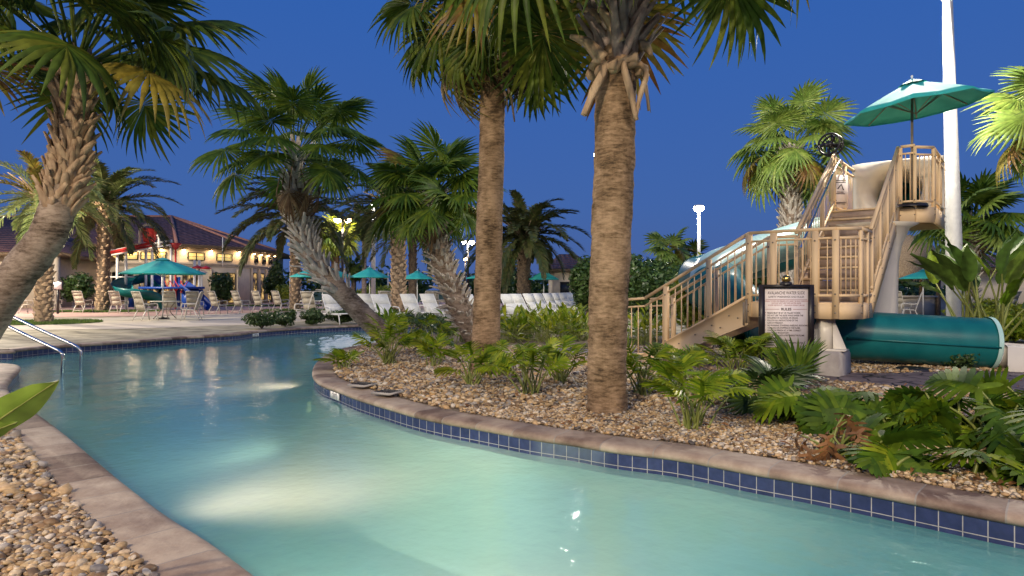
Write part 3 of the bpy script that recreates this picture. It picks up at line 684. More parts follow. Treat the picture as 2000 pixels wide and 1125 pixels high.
sabal(base_I, top_I, 'nearest thick ringed palm trunk standing in the gravel, frayed leaf stubs under its cut-off crown', 'fan palms round the pool', 11, mid=[A(1188,600,6.33), A(1200,300,6.3)],
      r0=.185, r1=.205, nleaf=36, Lp=1.15, R=.82, gold=.15, emin=-20, emax=75, boots=(.78,1.0,70,.42,.10,'boot_purple',True,dict(tilt=.5,skew=.5)), extra=near_extra, flare=.12, droop=.16, crown=('frond','frond_gold'), tip=.35)
base_H = G(946, 728); top_H = A(966, 0, 9.4)
def seeds(t, D, rg):
    mb = MB(); c = A(1022, 150, 9.1); st = MB()
    for k in range(420):
        p = Vector((c.x+rg.normal(0, .06), c.y+rg.normal(0, .06), c.z-.02+rg.uniform(-.28, .2)))
        mb.box(p, (.022, .022, .022), rotm(k, k*.7))
    mb.build('fruit_cluster', M['black'], t)
    st.tube(catmull([Vector(top_H)+Vector((.1,-.1,-.3)), A(1000,120,9.2), A(1020,105,9.1), A(1023,180,9.1)], 4), .012, 5)
    for a, b in (((985,150),(1005,238)),((978,160),(992,218))): st.tube([A(*a,9.2), A((a[0]+b[0])/2+4,(a[1]+b[1])/2,9.1), A(*b,9.15)], [.03,.02,.012], 6)
    st.build('fruit_stalk', M['boot_dark'], t)
sabal(base_H, top_H, 'second palm trunk from the stairs, slimmer, with brown and yellow fans hanging at its top', 'fan palms round the pool', 23, mid=[A(951,600,9.4), A(960,300,9.4)],
      r0=.215, r1=.17, nleaf=44, Lp=1.0, R=.72, gold=.14, emin=-50, emax=70, dead=10, extra=seeds, flare=.2, tip=.4)
# big leaning palm, far left
sabal(W(-110, 7.2, 0), A(150, 125, 7.0), 'big dark leaning palm at the far left, leaf bases criss-crossed up its neck', 'fan palms round the pool', 35, mid=[A(0,585,7.1), A(88,467,7.0), A(120,380,7.0), A(140,290,7.0)],
      r0=.205, r1=.14, bark='bark_grey', nleaf=36, Lp=1.0, R=.74, gold=.12, emin=6, emax=78, boots=(.52,1.0,92,.20,.085,'boot',True,dict(tilt=.36,skew=.5)), crown=('frond','frond_gold'), flare=.05, tip=.3)
# leaning palm, centre left
sabal(G(775,673), A(576,302,14), 'leaning palm arching over the far coping, grey leaf bases and brown skirts', 'fan palms round the pool', 47, mid=[A(735,640,14), A(618,515,14), A(585,420,14)],
      r0=.25, r1=.16, nleaf=34, Lp=1.1, R=.76, gold=.06, crown=('frond_dark','frond_gold'), emin=-4, emax=82, bark='bark_grey', boots=(.38,1.02,100,.30,.10,'boot_grey',True,dict(tilt=.6,skew=.4)), dead=7, flare=.08)
# boot-covered palm behind the second trunk
sabal(G(938,672), A(846,385,13.8), 'curved palm covered in spiky grey leaf bases, just left of the second trunk', 'fan palms round the pool', 59, mid=[A(898,600,13.9), A(862,510,13.8)],
      r0=.27, r1=.2, nleaf=42, Lp=.7, R=.68, gold=.08, crown=('frond_dark','frond_gold'), emin=-18, emax=82, bark='bark_grey', boots=(.12,1.0,120,.17,.085,'boot_grey',True,dict(tilt=1.0,skew=.5,curl=-.1)), dead=4, flare=.08)
# palms by the slide tower
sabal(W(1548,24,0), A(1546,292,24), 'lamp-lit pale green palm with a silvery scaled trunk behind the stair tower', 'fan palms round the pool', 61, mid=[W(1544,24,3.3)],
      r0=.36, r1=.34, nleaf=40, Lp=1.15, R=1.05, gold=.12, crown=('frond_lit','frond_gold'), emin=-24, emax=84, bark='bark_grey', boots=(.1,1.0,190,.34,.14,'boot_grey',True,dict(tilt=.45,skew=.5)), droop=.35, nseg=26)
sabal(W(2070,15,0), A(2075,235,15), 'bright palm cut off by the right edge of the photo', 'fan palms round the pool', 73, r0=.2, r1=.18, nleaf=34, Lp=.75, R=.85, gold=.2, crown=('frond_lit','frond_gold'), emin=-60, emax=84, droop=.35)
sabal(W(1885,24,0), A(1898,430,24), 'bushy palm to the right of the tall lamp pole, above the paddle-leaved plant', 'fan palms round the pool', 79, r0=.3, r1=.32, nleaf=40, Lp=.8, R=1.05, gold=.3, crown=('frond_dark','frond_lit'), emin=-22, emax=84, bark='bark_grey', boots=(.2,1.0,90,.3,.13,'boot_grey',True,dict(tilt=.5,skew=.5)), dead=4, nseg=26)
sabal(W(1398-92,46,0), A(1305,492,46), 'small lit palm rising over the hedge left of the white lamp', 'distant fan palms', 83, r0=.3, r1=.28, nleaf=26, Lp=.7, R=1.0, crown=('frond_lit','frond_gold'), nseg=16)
sabal(W(1350,52,0), A(1350,500,52), 'small dim palm just left of the white lamp pole', 'distant fan palms', 84, r0=.3, r1=.28, nleaf=24, Lp=.6, R=.9, nseg=16)
sabal(W(655,48,0), A(655,462,48), 'small yellow-green palm glowing under the double lamp', 'distant fan palms', 85, r0=.33, r1=.3, nleaf=32, Lp=.7, R=1.1, crown=('lime','frond_lit'), nseg=16)
sabal(W(690,95,0), A(692,522,95), 'tiny dark palm between the first two umbrellas right of the leaning palm', 'distant fan palms', 86, r0=.4, r1=.35, nleaf=24, Lp=.7, R=1.3, nseg=14)
sabal(W(711,60,0), A(712,430,60), 'slim pale trunked palm left of the white pole', 'distant fan palms', 87, r0=.22, r1=.2, nleaf=24, Lp=.9, R=1.2, nseg=14, bark='bark_grey')
sabal(W(962,80,0), A(962,517,80), 'one of the small palms seen past the second trunk, low and dark', 'distant fan palms', 88, r0=.4, r1=.35, nleaf=24, Lp=.9, R=1.3, nseg=14)
# date palms
T1 = 'date palms behind the pool'
date_palm(W(85,23.5,0), A(88,385,23.5), 'bright feathery date palm behind the big leaning palm, in a grass oval', T1, 101, r0=.31, r1=.27, nleaf=34, L=3.0, mats=('date_lit','frond_gold'), lit=.12, boot='boot', bark='boot_dark', emin=-35, lw=.055)
date_palm(W(199,36,0), A(205,400,36), 'date palm standing before the clubhouse beside the red bucket arch', T1, 103, r0=.38, r1=.36, nleaf=44, npair=60, L=4.4, mats=('date','date_lit'), lit=.3, boot='boot', nb=130, lw=.09, ll=.75, emin=-30, bl=.16)
date_palm(W(577,38,0), A(577,420,38), 'date palm right of the clubhouse, long fronds behind the leaning palm', T1, 107, r0=.33, r1=.32, nleaf=46, npair=64, L=4.7, lit=.02, boot='boot', nb=140, lw=.12, ll=.75, emin=-30, bl=.15)
date_palm(W(780,26,0), A(776,405,26), 'tall date palm among the umbrellas with a thick scaled trunk', T1, 109, r0=.31, r1=.29, nleaf=44, npair=54, L=3.0, lit=.05, nb=170, lw=.07, emin=-35, boot='boot', bl=.15)
date_palm(W(806,42,0), A(806,445,42), 'dark date palm partly hidden left of the spiky grey trunk', T1, 113, r0=.3, r1=.3, nleaf=32, L=4.0, lit=0, nb=90, lw=.09, ll=.7)
date_palm(W(1022,34,0), A(1024,460,34), 'dark feathery date palm between the two big trunks', T1, 127, r0=.4, r1=.38, nleaf=50, npair=56, L=3.6, lit=0, nb=100, lw=.11, ll=.65, emin=-25, boot='boot_dark', bl=.15)

# ---------------------------------------------------------------- planting on the point
xan = lambda rg: lobed(rg, .25, .25, 8, .024, .12, .45)
bed = 'split-leaf philodendrons in the gravel bed'
ferns = [((760,712),'bushy philodendron in the gravel at the tip of the point, below the leaning palm',17,(.4,.62)),
 ((672,722),'small low philodendron nearest the curved coping nose',7,(.12,.2)),
 ((846,718),'low philodendron between the tip clump and the second trunk',8,(.2,.35)),
 ((918,755),'yellowish philodendron left in front of the second trunk',11,(.26,.42)),
 ((1040,772),'tall stemmed philodendron between the two big trunks',13,(.3,.55)),
 ((1096,748),'dense philodendron just left of the nearest trunk',12,(.3,.45)),
 ((980,735),'small philodendron touching the right side of the second trunk',8,(.25,.35)),
 ((1250,775),'philodendron at the foot of the stairs, right of the nearest trunk',13,(.3,.5)),
 ((1350,838),'wide low philodendron in front of the stairs close to the coping',15,(.32,.5)),
 ((1320,770),'small philodendron behind the wide low one',8,(.25,.4)),
 ((1440,745),'philodendron in front of the rules sign on its left',14,(.35,.5))]
for k, ((x, y), lab, n, pet) in enumerate(ferns):
    clump('philodendron', G(x, y), lab, 'plant', bed, 200+k, n=int(n*1.5), pet=(pet[0]*.8,pet[1]*.9), el=(50,90), leaf=xan, mat='fern', bend=.45, bl=.05, second=('lime', .18), stem='stem')
rg0 = np.random.default_rng(8)
back = [((800,668),'taller green philodendron mass behind the tip clump',22,(.4,.6)),((850,690),'green philodendron left of the second trunk, behind the low ones',18,(.35,.5)),((895,668),'leafy philodendron against the left side of the second trunk',18,(.4,.55))]
for k, ((x, y), lab, n, pet) in enumerate(back): clump('philodendron', G(x, y), lab, 'plant', bed, 230+k, n=n, pet=pet, el=(30,88), leaf=xan, mat='fern', bend=.6, bl=-.25, second=('fern_dark', .3), spread=.15)
lime_l = lambda rg: paddle(.30, .085, .35, .3, 5)
q = 0
for (x, y, w) in ((1000,668,0),(1035,664,0),(1072,668,0),(1108,660,0),(1140,664,0),(1015,650,1),(1055,648,1),(1095,645,1),(1132,645,1)):
    clump('accent_shrub', G(x, y), ['first from the left','second from the left','middle one','fourth from the left','last on the right'][q%5]+' of the yellow-green shrubs in the '+['front row','back row'][w]+' between the big trunks', 'shrub', 'yellow-green shrubs between the trunks', 250+q, n=60, pet=(.25,.55), el=(20,88), leaf=lime_l, mat='lime', bend=.3, bl=0, second=('fern', .35), spread=.16, sr=.006); q += 1
for (x, y) in ((760,652),(930,655),(1245,672),(1262,664)):
    clump('accent_shrub', G(x, y), 'green and yellow leafy shrub '+{760:'behind the foot of the leaning palm',930:'behind the second trunk',1245:'seen through the lower stair rail, nearer one',1262:'seen through the lower stair rail, farther one'}[x], 'shrub', 'green shrubs by the trunks', 270+q, n=55, pet=(.3,.6), el=(20,88), leaf=lime_l, mat='lime' if x > 1200 else 'fern', bend=.3, bl=0, second=('fern', .4), spread=.2, sr=.006); q += 1
# spiky fan plant before the sign and its neighbours
saw = lambda rg: fan_blade(rg, .42, 13, 60, .15, .1, .15)
clump('saw_palmetto', W(1545, 7.2, 0), 'spiky young palmetto rising in front of the rules sign', 'plant', None, 301, n=9, pet=(.15,.3), el=(60,88), leaf=saw, mat='frond_dark', bend=.2, bl=.1)
clump('saw_palmetto', W(1490, 6.4, 0), 'dark spreading palmetto low in front of the rules sign', 'plant', None, 302, n=16, pet=(.12,.28), el=(25,85), leaf=lambda rg: fan_blade(rg, .38, 17, 95, .25, .2, .3), mat='fern_dark', bend=.5, bl=-.2)
mon = lambda rg: lobed(rg, .33, .37, 9, .046, .34, .45, (88, 30))
mg = 'monsteras along the path'
for k, (x, y, n, pet, lab) in enumerate([(1585,832,13,(.3,.55),'big leaved monstera in front of the stair tower, left of the brown leaves'),(1650,850,8,(.2,.4),'monstera beside the brown withered leaves'),
   (1745,850,11,(.3,.55),'monstera standing alone before the dark path'),(1700,905,8,(.15,.3),'lowest monstera sprawling on the gravel by the coping'),
   (1870,862,13,(.35,.6),'monstera right of the lone one, with pale pointed stems'),(1960,880,13,(.35,.65),'large monstera near the right edge with yellowed leaf'),(2040,850,14,(.4,.7),'monstera cut by the right edge, farther back'),
   (1960,935,9,(.15,.35),'drooping monstera at the right edge nearest the coping')]):
    clump('monstera', G(x, y), lab, 'plant', mg, 310+k, n=int(n*1.4), pet=(pet[0]*.55,pet[1]*.62), el=(20,80), leaf=mon, mat='monstera', bend=.7, bl=-.55, second=('fern', .15), spread=.08, sr=.012)
clump('withered_leaves', G(1625, 893), 'brown withered monstera leaves drooping over the gravel', 'plant', None, 330, n=13, pet=(.15,.3), el=(30,85), leaf=lambda rg: lobed(rg, .28, .2, 7, .03, .2, .9), mat='brownleaf', bend=1.0, bl=-.9)
# paddle leaves right of the tower
clump('bird_of_paradise', W(1922, 12.2, 0), 'giant paddle-leaved bird of paradise at the base of the tall lamp pole', 'plant', None, 340, n=28, pet=(.8,1.55), el=(54,88), leaf=lambda rg: paddle(.95, .30, .25, .3, 10, .02, rg), mat='bop', bend=.3, bl=0, spread=.2, sr=.022, second=('fern', .15))
# single leaf at the left edge, close to the lens
t = thing('broad_leaf_plant', W(-190, 2.1, 0), 'broad yellow-green leaf poking in at the left edge over the coping', 'plant')
rg = np.random.default_rng(5); mb = MB(); sm = MB(); b0 = Vector(t.location)
for az_, tipd, L_, Wd_ in ((0, (A(-40,848,2.0), A(126,745,1.95)), .33, .105), (0, (A(-60,862,1.9), A(38,826,1.9)), .22, .06)):
    p, q = tipd; d = (q-p); L = d.length; V, Fs = paddle(L, Wd_, .06, .25, 12, .004, rg)
    az = math.atan2(d.y, d.x); el = math.asin(d.z/L)+.05
    Vp = place(V, rotm(az, el, -.95), p); mb.add(Vp, Fs); sm.tube([Vector(v)+Vector((0,-.001,.001)) for v in Vp[2::5]], [.0035]*6+[.002]*7, 5); sm.tube(catmull([b0, (b0+p)/2+Vector((-.05,0,.12)), p], 4), .010, 6)
m_ = leafmat('broad_leaf', [(.24,.36,.05),(.2,.3,.04)], .35, .35); mb.build('leaves', m_, t, True); sm.build('stems', M['stem'], t)
# clipped shrubs on the far bank
sg = 'rounded shrubs on the far bank'
for k, (x, y, w) in enumerate([(511,641,.98),(557,637,.8),(610,634,.85),(666,632,.9),(757,628,.8)]):
    shrub(G(x, y), w*1.05, .52, ['leftmost rounded shrub on the far bank','rounded shrub second from the left, touching the leftmost','rounded shrub before the first white lounger, third from the left','rounded shrub just left of the leaning trunk','rounded shrub just right of the leaning trunk'][k], sg, 400+k, n=1700, leaf=.055)
shrub(W(880,17.5,0), 1.4, .45, 'low dark shrub behind the spiky grey trunk', sg, 410, n=1200)
shrub(W(830,19.5,0), 1.7, .5, 'low green shrub before the loungers left of the spiky grey trunk', sg, 411, n=1200)
shrub(W(1065,20,0), 3.0, .42, 'long low dark hedge before the row of white loungers', 'hedges', 412, mat='hedge', n=3600, depth=.8, name='hedge', cat='hedge')
shrub(W(1000,18,0), .9, .3, 'small dark mound left of the long low hedge', sg, 413, n=700)
shrub(G(1868,720), .62, .37, 'small dark bush in front of the teal tube', sg, 414, n=1400, leaf=.035)
shrub(W(1450,11.5,0), .9, .5, 'dark green bush under the stairs behind the sign', sg, 415, n=1600, leaf=.05)
shrub(W(1485,12.5,0), .9, .75, 'taller dark green bush behind the sign, in shade', sg, 416, n=1600, leaf=.05)
# larger bushes and trees behind
def tree(base, w, h, th, label, group, seed, mat='hedge', n=5000, leaf=.14, name='broadleaf_tree', depth=None, cz=None):
    rg = np.random.default_rng(seed); t = thing(name, base, label, 'tree', group); b = Vector(base); mb = MB()
    V, Fs = blob(rg, (b.x, b.y, b.z+th+(h-th)*.5), (w*.52, (depth or w)*.5, (h-th)*.52), n, leaf, nclump=26, hollow=.3); V[:, 2] = np.maximum(V[:, 2], b.z+.02); mb.add(V, Fs); mb.build('crown', M[mat], t)
    s = MB(); s.tube([b, b+Vector((.05*w,0,h*.3)), b+Vector((0,.02*w,h*.6))], [.05*h, .04*h, .02*h], 8)
    for k in range(6):
        a = rg.uniform(0, 6.28); s.tube([b+Vector((.03*w,0,h*.3)), b+Vector((math.cos(a)*w*.3, math.sin(a)*w*.3, h*rg.uniform(.5,.85)))], [.03*h, .008*h], 6)
    s.build('trunk', M['boot_dark'], t); return t
tg = 'trees and big bushes behind the stairs'
tree(W(1150,30,0), 1.8, 3.0, .3, 'big round bush left of the nearest trunk, beside the small pavilion', tg, 501, n=5000, leaf=.12)
tree(W(1270,27,0), 3.0, 3.0, .2, 'big dark bush filling the gap right of the nearest trunk', tg, 502, n=9000, leaf=.12)
tree(W(1212,29,0), 2.6, 2.8, .2, 'dark bush hidden half behind the nearest trunk', tg, 503, n=5000, leaf=.12)
tree(W(1362,17,0), 1.7, 1.9, .0, 'yellow-green leafy bush behind the lower stair rail', tg, 504, mat='lime', n=2200, leaf=.13)
tree(W(1440,30,0), 6, 2.6, .2, 'dark foliage far behind the stair landing', tg, 505, n=6000, leaf=.14)
tree(W(150,43,0), 2.6, 2.3, .4, 'dark bush by the clubhouse wall left of its date palm', 'bushes by the clubhouse', 506, n=3000, leaf=.14)
tree(W(432,46,0), 1.7, 2.4, .5, 'small tree before the lit clubhouse window', 'bushes by the clubhouse', 507, n=1800, leaf=.16)
tree(W(538,48,0), 1.6, 3.2, .2, 'upright bush at the right corner of the clubhouse', 'bushes by the clubhouse', 508, mat='fern_dark', n=2400, leaf=.15)
tree(W(552,46,0), 1.3, 1.6, .1, 'low lit yellow shrub at the clubhouse corner', 'bushes by the clubhouse', 509, mat='lime', n=900, leaf=.12)
tree(W(984,40,0), 3.2, 2.9, .4, 'dark tree just right of the second trunk behind the umbrella', tg, 510, n=4500, leaf=.15)
tree(W(755,70,0), 6, 1.6, .1, 'bright yellow-green hedge beyond the umbrellas', tg, 511, mat='lime', n=2500, leaf=.2)
tree(W(1950,24,0), 3.5, .9, .0, 'yellow-green ground shrubs behind the paddle-leaved plant', tg, 512, mat='lime', n=2600, leaf=.1)
tree(W(1980,15,0), 1.8, .55, .0, 'low green shrub behind the teal tube mouth', tg, 513, mat='fern', n=1800, leaf=.08)
tree(W(1985,40,0), 6, 2.0, .1, 'dark hedge behind the right hand umbrella', tg, 514, n=3000, leaf=.18)
tree(W(1790,33,0), 5, 1.4, .0, 'dark shrubs under the thatched roof', tg, 515, n=3000, leaf=.16)
# far wood along the horizon, one mass
rg = np.random.default_rng(77); mb = MB()
for k in range(70):
    x = -150+k*4.6+rg.normal(0, 1.5); V, Fs = blob(rg, (x, 120+rg.uniform(-12, 20), 1.8), (4.2, 3, rg.uniform(2.2, 4.2)), 420, .55, nclump=8); mb.add(V, Fs)
tag(mb.build('far_woods', M['hedge']), 'dark line of trees along the horizon', 'woods', kind='stuff')
# grass ovals at palm feet and strip by the clubhouse
rg = np.random.default_rng(3)
def oval(c, a, b, n=40): return [(c[0]+a*math.cos(6.283*k/n), c[1]+b*math.sin(6.283*k/n)) for k in range(n)]
def turf(name, poly, n, label):
    sheet(name, poly, [], -.004, M['grass'])
    P = np.array(poly); lo, hi = P.min(0), P.max(0); Q = rg.uniform(lo, hi, (n, 2)); Q = Q[inpoly(Q, poly)]; k = len(Q)
    a = rg.uniform(0, 6.28, k); h = rg.uniform(.04, .1, k); w = .02
    V = np.stack([np.c_[Q[:, 0]-np.cos(a)*w, Q[:, 1]-np.sin(a)*w, np.zeros(k)], np.c_[Q[:, 0]+np.cos(a)*w, Q[:, 1]+np.sin(a)*w, np.zeros(k)], np.c_[Q+rg.normal(0, .03, (k, 2)), h]], 1).reshape(-1, 3)
    mb = MB(); mb.add(V, np.arange(k*3).reshape(k, 3)); tag(mb.build('turf', M['turf']), label, 'grass', kind='stuff')
M['turf'] = leafmat('turf_blade', [(.06,.12,.02),(.1,.16,.03),(.14,.2,.04)], .6)
turf('lawn', oval(W(85,23.5), 1.9, 1.7), 5000, 'green turf oval round the bright date palm')
turf('lawn', oval(W(205,36), 3.0, 1.8), 5000, 'green turf oval round the palm before the clubhouse')
turf('lawn', oval(W(575,38), 1.9, 1.6), 3000, 'green turf oval round the palm right of the clubhouse')
turf('lawn', oval(W(480,49), 9, 2.2), 6000, 'green turf strip along the clubhouse wall')

# dry leaf litter and twigs on the gravel
rg = np.random.default_rng(21); mb = MB(); k = 0
while k < 420:
    px, py = rg.uniform(560, 2000), rg.uniform(690, 980); p = G(px, py, 0)
    if not inpoly(np.array([[p.x, p.y]]), pen)[0] or (p.xy-Vector((0,0))).length > 13: continue
    k += 1; V, Fs = paddle(rg.uniform(.03, .09), rg.uniform(.008, .022), .3, .5, 3); mb.add(place(V, rotm(rg.uniform(0, 6.28), rg.normal(0, .3), rg.normal(0, .6)), (p.x, p.y, .035+rg.uniform(0, .012))), Fs)
tag(mb.build('leaf_litter', M['brownleaf']), 'scattered dry brown leaf scraps lying on the gravel', 'leaf litter', kind='stuff')
# ---------------------------------------------------------------- lamps
def plight(name, loc, e, col=(1, .9, .74), r=.12, parent=None, spot=None, rot=None):
    l = bpy.data.lights.new(name, 'SPOT' if spot else 'POINT'); l.energy = e; l.color = col; l.shadow_soft_size = r
    if spot: l.spot_size = R_(spot); l.spot_blend = .6
    o = bpy.data.objects.new(name, l); COL.objects.link(o)
    if parent is not None: o.parent = parent; o.location = gmat(parent).inverted() @ Vector(loc)
    else: o.location = loc
    if rot: o.rotation_euler = rot
    return o
def pole_lamp(base, h, label, e, r=.07, mat='pole_conc', head=(0, 0), glow='lampglow', group='lamp posts round the pool', arms=1, sq=False, col=(1, .9, .74), hr=.16, side=0):
    t = thing('lamp_post', base, label, 'lamp post', group); b = Vector(base); mb = MB()
    if sq:
        n = 4; V = []
        for z, w in ((0, r*1.1), (h, r*.55)):
            for dx, dy in ((-1,-1),(1,-1),(1,1),(-1,1)): V.append((b.x+dx*w+side*z/h, b.y+dy*w*.8, b.z+z))
        mb.add(V, [(0,1,5,4),(1,2,6,5),(2,3,7,6),(3,0,4,7),(4,5,6,7)])
    else: mb.tube([b, b+Vector((0, 0, h))], [r*1.2, r*.8], 10)
    mb.build('pole', M[mat], t)
    for k in range(arms):
        hx = head[0]*(1 if k == 0 else -1); c = b+Vector((hx+side, head[1], h))
        a = MB(); a.tube([b+Vector((side, 0, h-.25)), b+Vector((side+hx*.5, head[1]*.5, h+.02)), c], r*.4, 6); a.build('arm', M[mat], t)
        hd = MB(); hd.lathe([(.02, .1), (hr*.8, .08), (hr, .02), (hr, -.02)], c, 14); ho = hd.build('lamp_head', M['black' if mat == 'black' else 'pole_conc'], t)
        g = MB(); g.lathe([(hr*.92, -.015), (hr*.95, -.10), (hr*.7, -.22), (.005, -.30)], c, 14); g.build('lamp_glass', M[glow], ho)
        if e: plight('lamp_light', c-Vector((0, 0, .48)), e/arms, col, .14, t)
    return t
pole_lamp(W(1868,14,0), 7.75, 'tall square pale concrete lamp pole behind the slide tower', 2400, .13, head=(-1.05, -.3), sq=True, side=-.2, hr=.28)
pole_lamp(W(1365,35,0), 5.75, 'white lamp on a slim white pole left of the stairs, starry against the sky', 1000, .09, 'white_metal', hr=.3)
pole_lamp(W(669,46,0), 6.3, 'black post with two glowing heads behind the leaning palm', 350, .09, 'black', head=(.35, 0), arms=2, glow='lampwarm', hr=.3)
pole_lamp(W(729,44,0), 7.1, 'tall white lamp pole just right of the double lamp', 600, .14, 'white_metal', hr=.2)
pole_lamp(W(914,50,0), 5.0, 'black post with two lamp heads left of the second trunk', 700, .09, 'black', head=(.3, 0), arms=2, hr=.22)
pole_lamp(W(909,62,0), 4.3, 'shorter dark post beside the two headed one', 250, .09, 'black', glow='lampwarm', hr=.2)
pole_lamp(W(1847,38,0), 4.0, 'lamp glowing low behind the tall square pole', 500, .1, 'white_metal', hr=.3)
pole_lamp(W(1841,52,0), 9.4, 'higher lamp partly hidden by the palm right of the tall pole', 400, .1, 'white_metal', hr=.35)
pole_lamp(W(259,40,0), 0.9, 'short pale bollard near the playground', 0, .05, 'white_metal', hr=.08) if False else None
for px, d, h, lab in ((567,44,3.1,'thin pale pole beside the clubhouse corner'),(758,75,3.2,'thin distant pale pole right of the middle umbrellas'),(143,44,1.3,'thin pale pole before the clubhouse column')):
    t = thing('flag_pole', W(px, d, 0), lab, 'pole', 'thin poles'); mb = MB(); mb.tube([W(px,d,0), W(px,d,h)], [.07,.05], 8); mb.lathe([(.1,0),(.1,.04),(.06,.06)], W(px,d,0), 12); mb.build('pole', M['white_metal'], t); mb = MB(); mb.lathe([(.05,0),(.07,.04),(.0,.09)], W(px,d,h), 8); mb.build('cap', M['white_metal'], t)
# lamps of the same park behind and beside the viewer, then two added ones
pole_lamp((-5.5,-5.5,0), 7.5, 'lamp post behind the viewer on the left bank', 4200, .1, col=(1,.80,.56), head=(.6,.3), hr=.25)
pole_lamp((7.5,-2.5,0), 7.5, 'lamp post beside the river past the right edge', 1500, .1, col=(1,.82,.6), head=(-.6,.3), hr=.25)
pole_lamp((-17,17,0), 7.0, 'lamp post on the deck past the left edge', 2600, .1, col=(1,.84,.62), head=(.6,0), hr=.25)
pole_lamp((-27,30,0), 8.0, 'unseen lamp post past the left edge, added to light the clubhouse', 9500, .1, col=(1,.84,.62), head=(.6,0), hr=.25)  # out of view, added to brighten the clubhouse front
pole_lamp(W(1187,22.5,0), 6.0, 'added lamp post hidden behind the nearest trunk, over the loungers', 900, .08, 'white_metal', head=(-.3,0), hr=.2)  # added light source, kept out of sight by the trunk

# underwater lights
def poollight(p, q, e, label, rad=.25, tilt=0, cone=150):
    p = Vector(p); q = Vector(q); d = (q-p).normalized(); t = thing('pool_light', p, label, 'pool light', 'underwater lights')
    mb = MB(); a = math.atan2(d.y, d.x); R3 = rotm(a, 0)
    rng = [(R3 @ Vector((.02, .1*math.cos(k*.3927), .1*math.sin(k*.3927))))+p for k in range(17)]
    mb.tube(rng, .018, 6); mb.build('rim', M['plaster'], t)
    g = MB(); g.add([tuple(p+d*.012)]+[tuple((R3 @ Vector((.012, .09*math.cos(k*.3927), .09*math.sin(k*.3927))))+p) for k in range(16)], [(0, 1+k, 1+(k+1) % 16) for k in range(16)]); g.build('lens', M['lampwarm2'], t)
    plight('pool_lamp', p+d*.2, e, (1, .84, .60), rad, t, cone, (R_(90-tilt), 0, math.atan2(-d.x, d.y)))
M['lampwarm2'] = emis('pool_lamp_glow', (1, .85, .5), .3)
wl = [G(x, y, -.06) for x, y in ((345,1015),(232,935))]
a = lb[12]; b_ = lb[14]; w_ = lb[13]
nrm = Vector((.707,.707,0))
q_ = (lb[12]+lb[13])/2; poollight((q_.x+.05, q_.y+.05, -.58), q_+nrm+Vector((-.1,.1,0)), 150, 'underwater light glowing on the left wall in front', .5)
poollight((rb[0].x-.05, rb[0].y+.0, -.48), rb[0]+Vector((-1,0,0)), 80, 'underwater light on the tip of the point')
q_ = lb[14]; poollight((q_.x+.05, q_.y+.05, -.78), (rb[6].x, rb[6].y, 0), 230, 'underwater light farther along the left wall, lighting the opposite tiles', .3, 0, 80)
poollight((-.15,1.80,-.62), (rb[10].x,rb[10].y,0), 170, 'underwater light on the near left wall, aimed across the river', .3, 0, 90)
poollight((-1.5-1.2,15.4,-.5), (-4,18,0), 25, 'underwater light at the far bend')
poollight((fb[4].x,fb[4].y-.06,-.5), fb[4]+Vector((0,-1,0)), 20, 'underwater light on the far wall')

# ---------------------------------------------------------------- slide tower
O = Vector((3.556, 9.6, 0)); U = Vector((.776, -.63, 0)); Vv = Vector((.63, .776, 0))
def T(u, v, z=0): p = O+U*u+Vv*v; return Vector((p.x, p.y, z))
ZL, ZP, RH = 1.02, 2.66, 1.03
tw = thing('slide_tower', T(.7,.6,0), 'tan metal stair tower of the teal water slide with railings and a high platform', 'water slide')
tan = M['tan_metal']
def rail(p0, p1, z0, z1, posts, rh=RH, low=.1, gap=.105, mid=None, name='railing', pw=.085, endpost=True, balw=.013):
    """railing from p0 to p1 (xy), floor heights z0, z1; posts = list of fractions"""
    r = MB(); p0 = Vector(p0); p1 = Vector(p1); D = p1-p0; L = D.xy.length
    q = lambda f, dz: Vector((p0.x+D.x*f, p0.y+D.y*f, z0+(z1-z0)*f+dz))
    r.bar(q(0, rh), q(1, rh), .05, .042); r.bar(q(0, low), q(1, low), .045, .035); r.bar(q(0, rh-.13), q(1, rh-.13), .03, .03)
    n = int(L/gap)
    for i in range(1, n): r.bar(q(i/n, low), q(i/n, rh-.13), balw, balw, up=(D.x, D.y, 0))
    o = r.build(name, tan, tw)
    for f in posts:
        m_ = MB(); m_.bar(q(f, -.22), q(f, rh-.022), pw*.7, pw*.7, up=(D.x, D.y, 0)); 
        po = m_.build('post', tan, o)
        b = MB()
        for dz in (-.14, -.04, .12, rh-.16):
            c = q(f, dz); nn = Vector((D.y, -D.x, 0)).normalized()
            if nn.y > 0: nn = -nn
            b.tube([c+nn*(pw*.35-.004), c+nn*(pw*.35+.012)], .012, 6)
        b.build('bolts', M['bronze_metal'], po)
    return o
